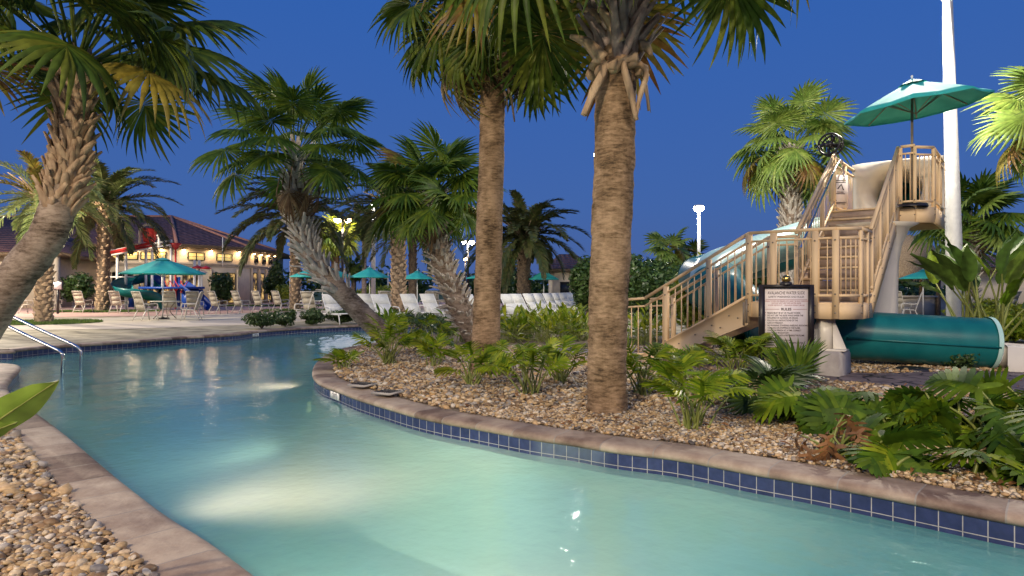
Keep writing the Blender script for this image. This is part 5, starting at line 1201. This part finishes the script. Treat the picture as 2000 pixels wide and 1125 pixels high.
# (px, depth, facing angle, label)
for a in [(47,33,60,'tan chair leftmost at the edge, behind the big leaning trunk'),(104,34,60,'tan chair between the bright date palm trunk and the notice stand'),(163,34,80,'tan chair with its back to the viewer left of the clubhouse palm'),
  (233,33,85,'dark backed chair just right of the clubhouse palm trunk'),(286,25.0,60,'front tan chair with its high back turned to the viewer, left of the umbrella table'),(372,25.2,195,'tan chair seen from the side facing left at the umbrella table'),
  (337,29,95,'tan chair behind the umbrella table, middle one'),(381,30,100,'tan chair behind the side-facing one, before the blue panel'),(427,32,60,'first tan chair right of the umbrella, turned half away'),
  (472,33,60,'second tan chair right of the umbrella'),(511,34,60,'third tan chair right of the umbrella'),(549,35,60,'fourth tan chair right of the umbrella, by the far date palm'),
  (590,24.5,200,'pale chair left of the first white lounger'),(612,25.5,70,'chair tucked behind the first white lounger at the table'),(748,31,120,'tan chair behind the second and third loungers'),(757,33,70,'tan chair beside the tall scaled date palm trunk'),(835,33,120,'tan chair behind the loungers, left of the spiky trunk'),(850,35,80,'tan chair farther back left of the spiky trunk')]: put_chair(*a)
sling_table(W(322,26.5,0), 'round table under the teal umbrella by the playground', 'round patio tables')
sling_table(W(612,27.5,0), 'round table behind the first white lounger', 'round patio tables')
sling_table(W(750,34,0), 'round table behind the second lounger', 'round patio tables')
lo0 = lounger('x', 'white sling sun loungers'); used2 = [False]
def put_lounger(px, d, rz, label):
    if not used2[0]:
        used2[0] = True; lo0.location = W(px,d,0); lo0.rotation_euler = (0,0,R_(rz)); lo0['label'] = label; return
    dup(lo0, W(px, d, 0), R_(rz), label)
for a in [(655,23,-52,'white lounger just left of the leaning trunk'),(722,25,-50,'white lounger peeking out right of the leaning trunk'),(752,22.5,-48,'white lounger second to the right of the leaning trunk'),(808,24,-46,'white lounger left of a pair before the spiky trunk'),(846,24.5,-46,'white lounger right of a pair before the spiky trunk'),
   (925,22,-44,'white lounger half hidden by the second trunk'),(1003,23.5,-42,'first white lounger right of the second trunk'),(1022,24.8,-42,'second white lounger right of the second trunk'),(1046,26.2,-42,'third white lounger right of the second trunk'),(1062,27.6,-42,'fourth white lounger right of the second trunk'),
   (1082,29.5,-42,'fifth white lounger right of the second trunk'),(1095,31,-42,'sixth white lounger right of the second trunk'),(1109,33,-42,'seventh white lounger right of the second trunk'),(1119,35,-42,'eighth white lounger right of the second trunk'),(1129,37,-42,'ninth white lounger right of the second trunk'),(1138,39,-42,'last white lounger of the row, left of the nearest trunk')]: put_lounger(*a)
ug = 'teal umbrellas on the pool deck'
def umb(px, rim_y, top_y, d, R, label, az=0, mat='teal_cloth'):
    ztop = A(px, top_y, d).z; zr = A(px, rim_y, d).z; umbrella('patio_umbrella', W(px, d, 0), ztop, R, label, ug, ph=ztop-zr, az=az, mat=mat)
umb(318,534,505,26.5,1.68,'teal umbrella over the round table before the playground slide',.2)
umb(630,540,518,27.5,1.35,'wide pale-edged teal umbrella behind the leaning trunk',.5)
umb(722,541,523,34,1.05,'teal umbrella right of the leaning trunk, above the pale poles',.1)
umb(815,544,530,33,.85,'teal umbrella between the tall date palm and the spiky trunk',.3)
umb(950,543,531,36,1.15,'teal umbrella cut in two by the second trunk',.1)
umb(1062,545,529,34,.85,'teal umbrella before the small pavilion',.3)
umb(1803,543,528,26,.85,'teal umbrella by the thatched hut',.1)
umb(2005,541,526,24,.95,'teal umbrella at the right edge under the low roof',.1)
t = thing('notice_stand', W(113,32,0), 'small dark framed notice on a post before the clubhouse', 'sign'); mb = MB(); c = A(113,558,32); mb.bar(c-Vector((.26,0,0)), c+Vector((.26,0,0)), .04, .46); mb.build('board', M['black'], t); mb = MB(); mb.bar(c-Vector((.2,.026,0)), c+Vector((.2,-.026,0)), .01, .36); mb.build('sheet', M['paper'], t); mb = MB(); mb.bar(W(113,32,0), c-Vector((0,0,.23)), .08, .08); mb.build('post', M['black'], t)
# white chairs and odd colours by the hut on the right
for px, d, rz, lab in ((1776,25,150,'pale chair left of the paddle-leaved plant near the hut'),(1962,24,120,'pale chair at the right edge below the umbrella'),(1758,27,30,'pale chair under the hut roof')): dup(ch0, W(px,d,0), R_(rz), lab)
tag(sheet('pale_deck_right', [tuple(p[:2]) for p in (W(1745,22),W(2100,22),W(2100,45),W(1745,45))], [], -.006, M['pale_deck']), kind='structure')

# ---------------------------------------------------------------- clubhouse
M['tiles_roof'] = None
m, t_, N, L, P = newmat('roof_tiles'); tc = N.new('ShaderNodeTexCoord'); sp = N.new('ShaderNodeSeparateXYZ'); L.new(tc.outputs['Object'], sp.inputs[0])
wv = N.new('ShaderNodeMath'); wv.operation = 'SINE'; ml = N.new('ShaderNodeMath'); ml.operation = 'MULTIPLY'; ml.inputs[1].default_value = 21; L.new(sp.outputs[0], ml.inputs[0]); L.new(ml.outputs[0], wv.inputs[0])
wz = N.new('ShaderNodeMath'); wz.operation = 'SINE'; mz = N.new('ShaderNodeMath'); mz.operation = 'MULTIPLY'; mz.inputs[1].default_value = 36; L.new(sp.outputs[2], mz.inputs[0]); L.new(mz.outputs[0], wz.inputs[0])
ad = N.new('ShaderNodeMath'); L.new(wv.outputs[0], ad.inputs[0]); L.new(wz.outputs[0], ad.inputs[1])
no = N.new('ShaderNodeTexNoise'); no.inputs['Scale'].default_value = 3; no.inputs['Detail'].default_value = 8; L.new(tc.outputs['Object'], no.inputs['Vector'])
cr = N.new('ShaderNodeValToRGB'); e = cr.color_ramp.elements; e[0].position = .35; e[1].position = .68; e[0].color = (.075,.035,.035,1); e[1].color = (.21,.10,.085,1); L.new(no.outputs['Fac'], cr.inputs[0]); L.new(cr.outputs[0], P.inputs['Base Color'])
bp = N.new('ShaderNodeBump'); bp.inputs['Distance'].default_value = .08; bp.inputs['Strength'].default_value = .9; L.new(ad.outputs[0], bp.inputs['Height']); L.new(bp.outputs[0], P.inputs['Normal']); P.inputs['Roughness'].default_value = .8; M['tiles_roof'] = m
ch = thing('clubhouse', W(300,52,0), 'long cream clubhouse with a dark red tiled hip roof and lamps glowing under its eaves', 'building')
EZ, WZ = 4.70, 4.66
E = [W(-160,50,EZ), W(345,50,EZ), W(488,54.5,EZ), W(547,60.5,EZ)]
E.append(Vector((E[3].x-2, E[3].y+10, EZ))); E.append(Vector((E[0].x, 72, EZ)))
RZ = 8.05; Rg = [A(-160,424,60), A(335,424,60)]
for p in Rg: p.z = RZ
ctr = Vector((-45,61,0))
def inset(P, d):
    out = []; n = len(P)
    for i in range(n):
        a, b, c = P[i-1], P[i], P[(i+1) % n]; n1 = Vector((-(b-a).y, (b-a).x, 0)).normalized(); n2 = Vector((-(c-b).y, (c-b).x, 0)).normalized(); k = (n1+n2)/max(.3, (n1+n2).dot(n1)); out.append(b+k*d)
    return out
Wl = inset(E, 1.1)
mb = MB(); mb.prism([(p.x, p.y) for p in Wl], 0, WZ-.1); wall = mb.build('wall', M['stucco'], ch)
mb = MB(); mb.prism([(p.x, p.y) for p in inset(E, .98)], 3.22, 3.42); mb.prism([(p.x, p.y) for p in inset(E, 1.04)], 3.08, 3.22); mb.build('string_course', M['stucco_trim'], ch)
mb = MB(); mb.prism([(p.x, p.y) for p in E], EZ-.12, EZ-.0); mb.prism([(p.x, p.y) for p in inset(E, -.08)], EZ-.0, EZ+.10); mb.build('eave', M['boot_dark'], ch)
rf = MB(); V = [(p.x, p.y, EZ+.1) for p in inset(E, -.1)]+[tuple(Rg[0]), tuple(Rg[1])]
rf.add(V, [(0,1,7,6), (1,2,7), (2,3,7), (3,4,7), (4,5,6,7), (5,0,6)]); ro_ = rf.build('roof', M['tiles_roof'], ch)
rd = MB()
for a, b in ((Rg[0], Rg[1]), (E[1], Rg[1]), (E[2], Rg[1]), (E[3], Rg[1])): rd.tube([Vector((a.x, a.y, a.z+.13 if a.z < 5 else a.z)), Vector(b)+Vector((0,0,.03))], .13, 8)
rd.build('ridge_tiles', surf('ridge_clay', (.30,.14,.10), (.40,.20,.15), .8, 5), ro_)
def on_wall(i, f, z, outd=.03): a, b = Wl[i], Wl[i+1]; n = Vector(((b-a).y, -(b-a).x, 0)).normalized(); p = a.lerp(b, f)+n*outd; return Vector((p.x, p.y, z)), (b-a).normalized(), n
def f_at(i, px):
    a, b = Wl[i], Wl[i+1]; q = (px-1000)/F; d = b-a; return (q*a.y-a.x)/(d.x-q*d.y)
def window(i, px, w, z0, z1, lit, panes=2, nm='window'):
    c, tg_, n = on_wall(i, f_at(i, px), 0); a = c-tg_*w/2; b = c+tg_*w/2; fr = MB(); th = .07
    for z in (z0, z1): fr.bar((a.x,a.y,z), (b.x,b.y,z), .1, th)
    for k in range(panes+1): p = a.lerp(b, k/panes); fr.bar((p.x,p.y,z0+.03), (p.x,p.y,z1-.03), .1, th, up=tuple(tg_))
    if lit and z1-z0 > .5: fr.bar((a.x,a.y,(z0+z1)/2), (b.x,b.y,(z0+z1)/2), .06, .03)
    fo = fr.build(nm, M['dark_frame'], ch); pn = MB(); pn.bar((a.x,a.y,(z0+z1)/2), (b.x,b.y,(z0+z1)/2), .02, z1-z0-.04); pn.build('pane', M['winglow2'] if lit == 2 else (M['winglow'] if lit else M['glass_dark']), fo)
m, t_, N, L, P = newmat('lit_room_behind_glass'); tc = N.new('ShaderNodeTexCoord'); no = N.new('ShaderNodeTexNoise'); no.inputs['Scale'].default_value = 2.2; no.inputs['Detail'].default_value = 5; L.new(tc.outputs['Object'], no.inputs['Vector'])
cr = N.new('ShaderNodeValToRGB'); e = cr.color_ramp.elements; e[0].position = .42; e[1].position = .66; e[0].color = (.03,.018,.008,1); e[1].color = (1,.62,.22,1); L.new(no.outputs['Fac'], cr.inputs[0]); L.new(cr.outputs[0], P.inputs['Emission Color']); P.inputs['Emission Strength'].default_value = .9; P.inputs['Base Color'].default_value = (.02,.02,.02,1); P.inputs['Roughness'].default_value = .1; M['winglow2'] = m
M['glass_dark'] = surf('dark_glass', (.012,.014,.02), (.02,.024,.03), .08, 3)
M['glass_lit'] = emis('lit_clerestory', (.95,.72,.25), .55); M['winglow'] = M['glass_lit']
for px in (245, 300): window(0, px, 2.0, 3.62, 4.22, 1)
window(1, 383, 1.3, 3.62, 4.22, 1) ; window(1, 438, 1.3, 3.62, 4.22, 1)
for px in (500, 515, 528): window(2, px, .62, 3.62, 4.22, 0, 1)
for px in (172,): window(0, px, 2.6, .35, 2.55, 2, 3)
for px in (240,): window(0, px, 1.6, .3, 2.6, 0, 2)
window(0, 305, 2.6, .1, 2.6, 2, 3); window(1, 372, 1.2, .1, 2.6, 2, 2); window(1, 437, 1.9, .1, 2.6, 2, 3)
for px in (497, 511, 525): window(2, px, .75, .1, 2.7, 2, 1)
mb = MB()
for px in (489, 504, 518, 531): c, tg_, n = on_wall(2, f_at(2, px), 0, .06); mb.bar((c.x,c.y,0), (c.x,c.y,3.1), .28, .16, up=tuple(tg_))
for i, px, w in ((1,463,.25),(1,411,.25),(0,279,.25)):
    c, tg_, n = on_wall(i, f_at(i, px), 0, .05); mb.bar((c.x,c.y,0), (c.x,c.y,2.9), w, .12, up=tuple(tg_))
mb.build('pilasters', M['stucco_trim'], ch)
for i, px in ((0,266),(0,318),(1,358),(1,411),(1,466),(2,493),(2,507),(2,521),(2,533)):
    c, tg_, n = on_wall(i, f_at(i, px), 4.42, .18); mb = MB(); mb.lathe([(.02,.14),(.11,.12),(.12,0)], c, 10); fx_ = mb.build('eave_lamp', M['bronze_metal'], ch)
    g = MB(); g.lathe([(.11,.01),(.08,-.03),(.0,-.04)], c, 10); g.build('lamp_glass', M['lampwarm'], fx_)
    plight('eave_light', c+n*.12-Vector((0,0,.12)), 26 if i < 2 else 14, (1,.66,.34), .06, ch)
# lower left wing
wg = thing('clubhouse_wing', W(60,44,0), 'lower left wing of the clubhouse with a dark tiled roof and pale column', 'building')
E2 = [W(-200,41,3.55), W(118,41,3.55), W(164,47,3.55), Vector((W(164,47).x, 52, 3.55)), W(-200,52,3.55)]
mb = MB(); mb.prism([(p.x, p.y) for p in inset(E2, 1.0)], 0, 3.5); mb.build('wall', M['stucco'], wg)
mb = MB(); mb.prism([(p.x, p.y) for p in E2], 3.42, 3.62); mb.build('eave', M['boot_dark'], wg)
rf = MB(); V = [(p.x, p.y, 3.62) for p in inset(E2, -.06)]+[tuple(A(-260,425,50)), tuple(A(40,425,50))]; V[-1] = (V[-1][0], 50, 6.9); V[-2] = (V[-2][0], 50, 6.9)
rf.add(V, [(0,1,6,5), (1,2,6), (2,3,6), (3,4,5,6), (4,0,5)]); rf.build('roof', M['tiles_roof'], wg)
for px in (107, 20): mb = MB(); c = W(px,41.4,0); mb.bar(c, c+Vector((0,0,3.4)), .42, .42, up=(1,0,0)); mb.lathe([(.38,0),(.38,.25),(.3,.3)], c, 4); mb.build('column', M['stucco_trim'], wg)
fr = MB(); a, b = W(-25,41.9,0), W(25,41.9,0); fr.bar((a.x,a.y,1.3), (b.x,b.y,1.3), .06, 1.9); fr.build('window', M['glass_dark'], wg)
# ---------------------------------------------------------------- playground
pg = thing('water_playground', W(320,38,0), 'water playground with teal spiral slide, red bucket arch, white posts and blue panels', 'playground'); D0 = 38
def post(px, y0, y1, r=.075, mat='white_metal', d=D0, nm='post'): mb = MB(); mb.tube([A(px,y1,d), A(px,y0,d)], r, 8); return mb.build(nm, M[mat], pg)
for px, y0 in ((229,495),(246,483),(285,480),(297,480),(334,468),(318,515),(380,508),(389,508)): post(px, y0, 603)
for px in (249, 264): post(px, 566, 603, .05, d=37)
mb = MB(); mb.bar(A(205,496,D0), A(300,474,D0), .3, .14); mb.bar(A(205,501,D0-.2), A(300,479,D0-.2), .04, .12); mb.build('red_trough', M['red_panel'], pg)
mb = MB(); mb.tube([A(208,491,D0), A(334,470,D0)], .06, 8); mb.tube([A(210,541,D0), A(262,541,D0)], .04, 8); mb.tube([A(212,499,D0-.25), A(334,478,D0-.25)], .05, 8); mb.build('white_rails', M['white_metal'], pg)
mb = MB(); cx = 292; mb.tube(catmull([A(273,481,D0), A(273,458,D0), A(275,447,D0), A(283,440,D0), A(292,439,D0), A(301,440,D0), A(309,447,D0), A(311,458,D0), A(311,481,D0)], 4), .085, 8); mb.tube([A(292,439,D0), A(292,448,D0)], .03, 6); mb.tube([A(273,461,D0), A(279,461,D0)], .04, 6); mb.tube([A(305,460,D0), A(311,460,D0)], .04, 6); mb.build('bucket_arch', M['white_metal'], pg)
mb = MB(); c = A(292,473,D0); mb.lathe([(0,0),(.30,.0),(.36,.25),(.40,.72),(.42,.80),(.36,.80),(.34,.1),(0,.08)], c, 20); mb.build('bucket', M['red_panel'], pg)
mb = MB(); mb.lathe([(0.02,0),(.36,.42),(.34,.42)], A(343,489,D0), 10); mb.build('red_funnel', M['red_panel'], pg)
post(343, 475, 603, .055, 'red_panel')
mb = MB(); mb.tube([A(435,463,D0), A(435,520,D0)], .03, 6); mb.build('mast', M['white_metal'], pg)
# spiral slide
sp_pts = [A(322,560,D0+.8), A(290,537,D0+.6), A(255,541,D0), A(238,552,D0-1), A(246,562,D0-1.6), A(275,566,D0-1.4), A(300,572,D0-.8), A(318,584,D0-.4), A(325,592,D0-.2)]
def channel(pts, r, n=12, a0=200, a1=340):
    P = catmull(pts, 6); V = []; m_ = len(P)
    for i in range(m_):
        t = (P[min(i+1, m_-1)]-P[max(i-1, 0)]).normalized(); s = t.cross(Vector((0,0,1))).normalized(); u = s.cross(t)
        for q, rr in ((0, r), (1, r*.93)):
            for k in range(n+1):
                a = R_(a0-(20)+(a1-a0+40)*k/n); V.append(P[i]+s*math.cos(a)*rr+u*math.sin(a)*rr)
    w = 2*(n+1); Fs = []
    for i in range(m_-1):
        for q in (0, 1):
            for k in range(n): b = i*w+q*(n+1)+k; Fs.append((b, b+1, b+w+1, b+w))
        for k in (0, n): b = i*w+k; Fs.append((b, b+n+1, b+w+n+1, b+w))
    return [tuple(v) for v in V], Fs
mb = MB(); mb.add(*channel(sp_pts, .52, 14)); mb.build('spiral_slide', M['teal_tube'], pg, True)
mb = MB(); mb.add(*channel([A(352,548,D0), A(372,560,D0-.5), A(392,578,D0-.7), A(412,596,D0-.8)], .4, 10)); mb.build('blue_slide', M['blue_panel'], pg, True)
for x0, x1, y0, y1, dd in ((250,265,566,600,.1),(355,370,568,600,-.4),(386,396,566,600,-.4),(282,322,535,562,.9),(345,352,541,598,.3)):
    mb = MB(); a, b = A(x0,(y0+y1)/2,D0+dd), A(x1,(y0+y1)/2,D0+dd); mb.bar(a, b, .08, (y1-y0)/F*D0); mb.build('blue_panel', M['blue_panel'], pg)
mb = MB(); mb.prism([tuple(A(x,560,d_)[:2]) for x, d_ in ((270,D0-.8),(400,D0-.8),(400,D0+1.6),(270,D0+1.6))], 1.25, 1.38); mb.build('platform', M['blue_panel'], pg)
mb = MB()
for k in range(4): mb.tube([A(322+k*10,548,D0-.6), A(332+k*12,572,D0-.6)], .025, 5); mb.tube([A(332+k*12,548,D0-.6), A(322+k*10,572,D0-.6)], .025, 5)
mb.build('climbing_net', M['red_panel'], pg)
for k, (px, y, c) in enumerate(((386,523,'red_panel'),(402,524,'red_panel'),(394,532,'white_metal'))):
    mb = MB(); mb.lathe([(.0,.16),(.22,.06),(.34,-.02),(.2,-.05),(0,-.02)], A(px,y,D0-.3), 12); mb.build('spray_hood', M[c], pg)
post(394, 532, 603, .05)
# ---------------------------------------------------------------- small pavilion, hut, low roofs
pv = thing('pavilion', W(1100,42,0), 'small cream pavilion with tiled roof and one dark window, left of the nearest trunk', 'building')
def hipbox(t, x0, x1, d0, d1, ze, zr, over, roofmat, wallmat='stucco', apexin=.5):
    a, b = W(x0,d0), W(x1,d0); P = [(a.x,d0),(b.x,d0),(b.x,d1),(a.x,d1)]; mb = MB(); mb.prism(P, 0, ze); mb.build('wall', M[wallmat], t)
    o = over; Q = [(a.x-o,d0-o),(b.x+o,d0-o),(b.x+o,d1+o),(a.x-o,d1+o)]; mb = MB(); mb.prism(Q, ze, ze+.16); mb.build('eave', M['boot_dark'], t)
    w = (b.x-a.x)*apexin*.5; cx, cy = (a.x+b.x)/2, (d0+d1)/2; V = [(p[0]+(.06 if p[0] > cx else -.06), p[1]+(.06 if p[1] > cy else -.06), ze+.165) for p in Q]+[(cx-w, cy, zr), (cx+w, cy, zr)]
    mb = MB(); mb.add(V, [(0,1,5,4),(1,2,5),(2,3,4,5),(3,0,4)]); mb.build('roof', roofmat, t)
hipbox(pv, 1082, 1150, 40, 46, 2.35, 3.6, .5, M['tiles_roof'])
mb = MB(); a, b = W(1094,39.95), W(1112,39.95); mb.bar((a.x,a.y,1.25), (b.x,b.y,1.25), .06, .9); w0_ = mb.build('window', M['dark_frame'], pv); mb = MB(); mb.bar((a.x+.06,a.y-.04,1.25), (b.x-.06,b.y-.04,1.25), .02, .78); mb.build('pane', M['glass_dark'], w0_)
lr = thing('low_pavilion', W(2010,34,0), 'low building with tiled roof at the right edge', 'building'); hipbox(lr, 1985, 2110, 32, 38, 2.2, 3.1, .6, M['tiles_roof'])
ht = thing('thatched_hut', W(1775,30,0), 'round thatched hut behind the slide tower', 'hut'); c = W(1775,30,0)
rg = np.random.default_rng(12); mb = MB(); n = 40; V = []
prof = [(.06,3.75),(.5,3.6),(.95,3.2),(1.35,2.6),(1.62,2.0),(1.7,1.72),(1.6,1.66),(1.2,1.85)]
for r, z in prof:
    for k in range(n): rr_ = r*(1+rg.normal(0,.02)); V.append((c.x+rr_*math.cos(k*6.28319/n), c.y+rr_*math.sin(k*6.28319/n), z+rg.normal(0,.03)))
mb.add(V, [(i*n+k, i*n+(k+1) % n, (i+1)*n+(k+1) % n, (i+1)*n+k) for i in range(len(prof)-1) for k in range(n)])
mb.build('thatched_roof', M['thatch'], ht)
mb = MB()
for k in range(900):
    a = rg.uniform(0,6.28); f = rg.uniform(.25,1)**.7; r = .1+1.62*f; z = 3.7-2.0*f**1.5; p = Vector((c.x+r*math.cos(a), c.y+r*math.sin(a), z+.03)); q = p+Vector((math.cos(a)*.12, math.sin(a)*.12, -.3)); s = Vector((-math.sin(a), math.cos(a), 0))*.02; mb.add([tuple(p-s), tuple(p+s), tuple(q)], [(0,1,2)])
mb.build('thatch_straws', M['strawm'] if 'strawm' in M else leafmat('straw', [(.3,.22,.12),(.5,.38,.22),(.2,.14,.08)], .9, .1, .1), ht)
for k in range(4): mb = MB(); a = .6+k*1.57; p = Vector((c.x+1.25*math.cos(a), c.y+1.25*math.sin(a), 0)); mb.tube([p, p+Vector((0,0,1.9))], .09, 8); mb.build('post', M['boot_dark'], ht)
mb = MB(); mb.bar((c.x-1.2,c.y-.9,.9), (c.x+1.2,c.y-.9,.9), .4, .08); mb.bar((c.x-1.1,c.y-.9,.43), (c.x+1.1,c.y-.9,.43), .1, .86); mb.build('counter', M['stucco_trim'], ht)
plight('hut_light', c+Vector((0,-.4,2.3)), 25, (1,.8,.5), .1, ht)
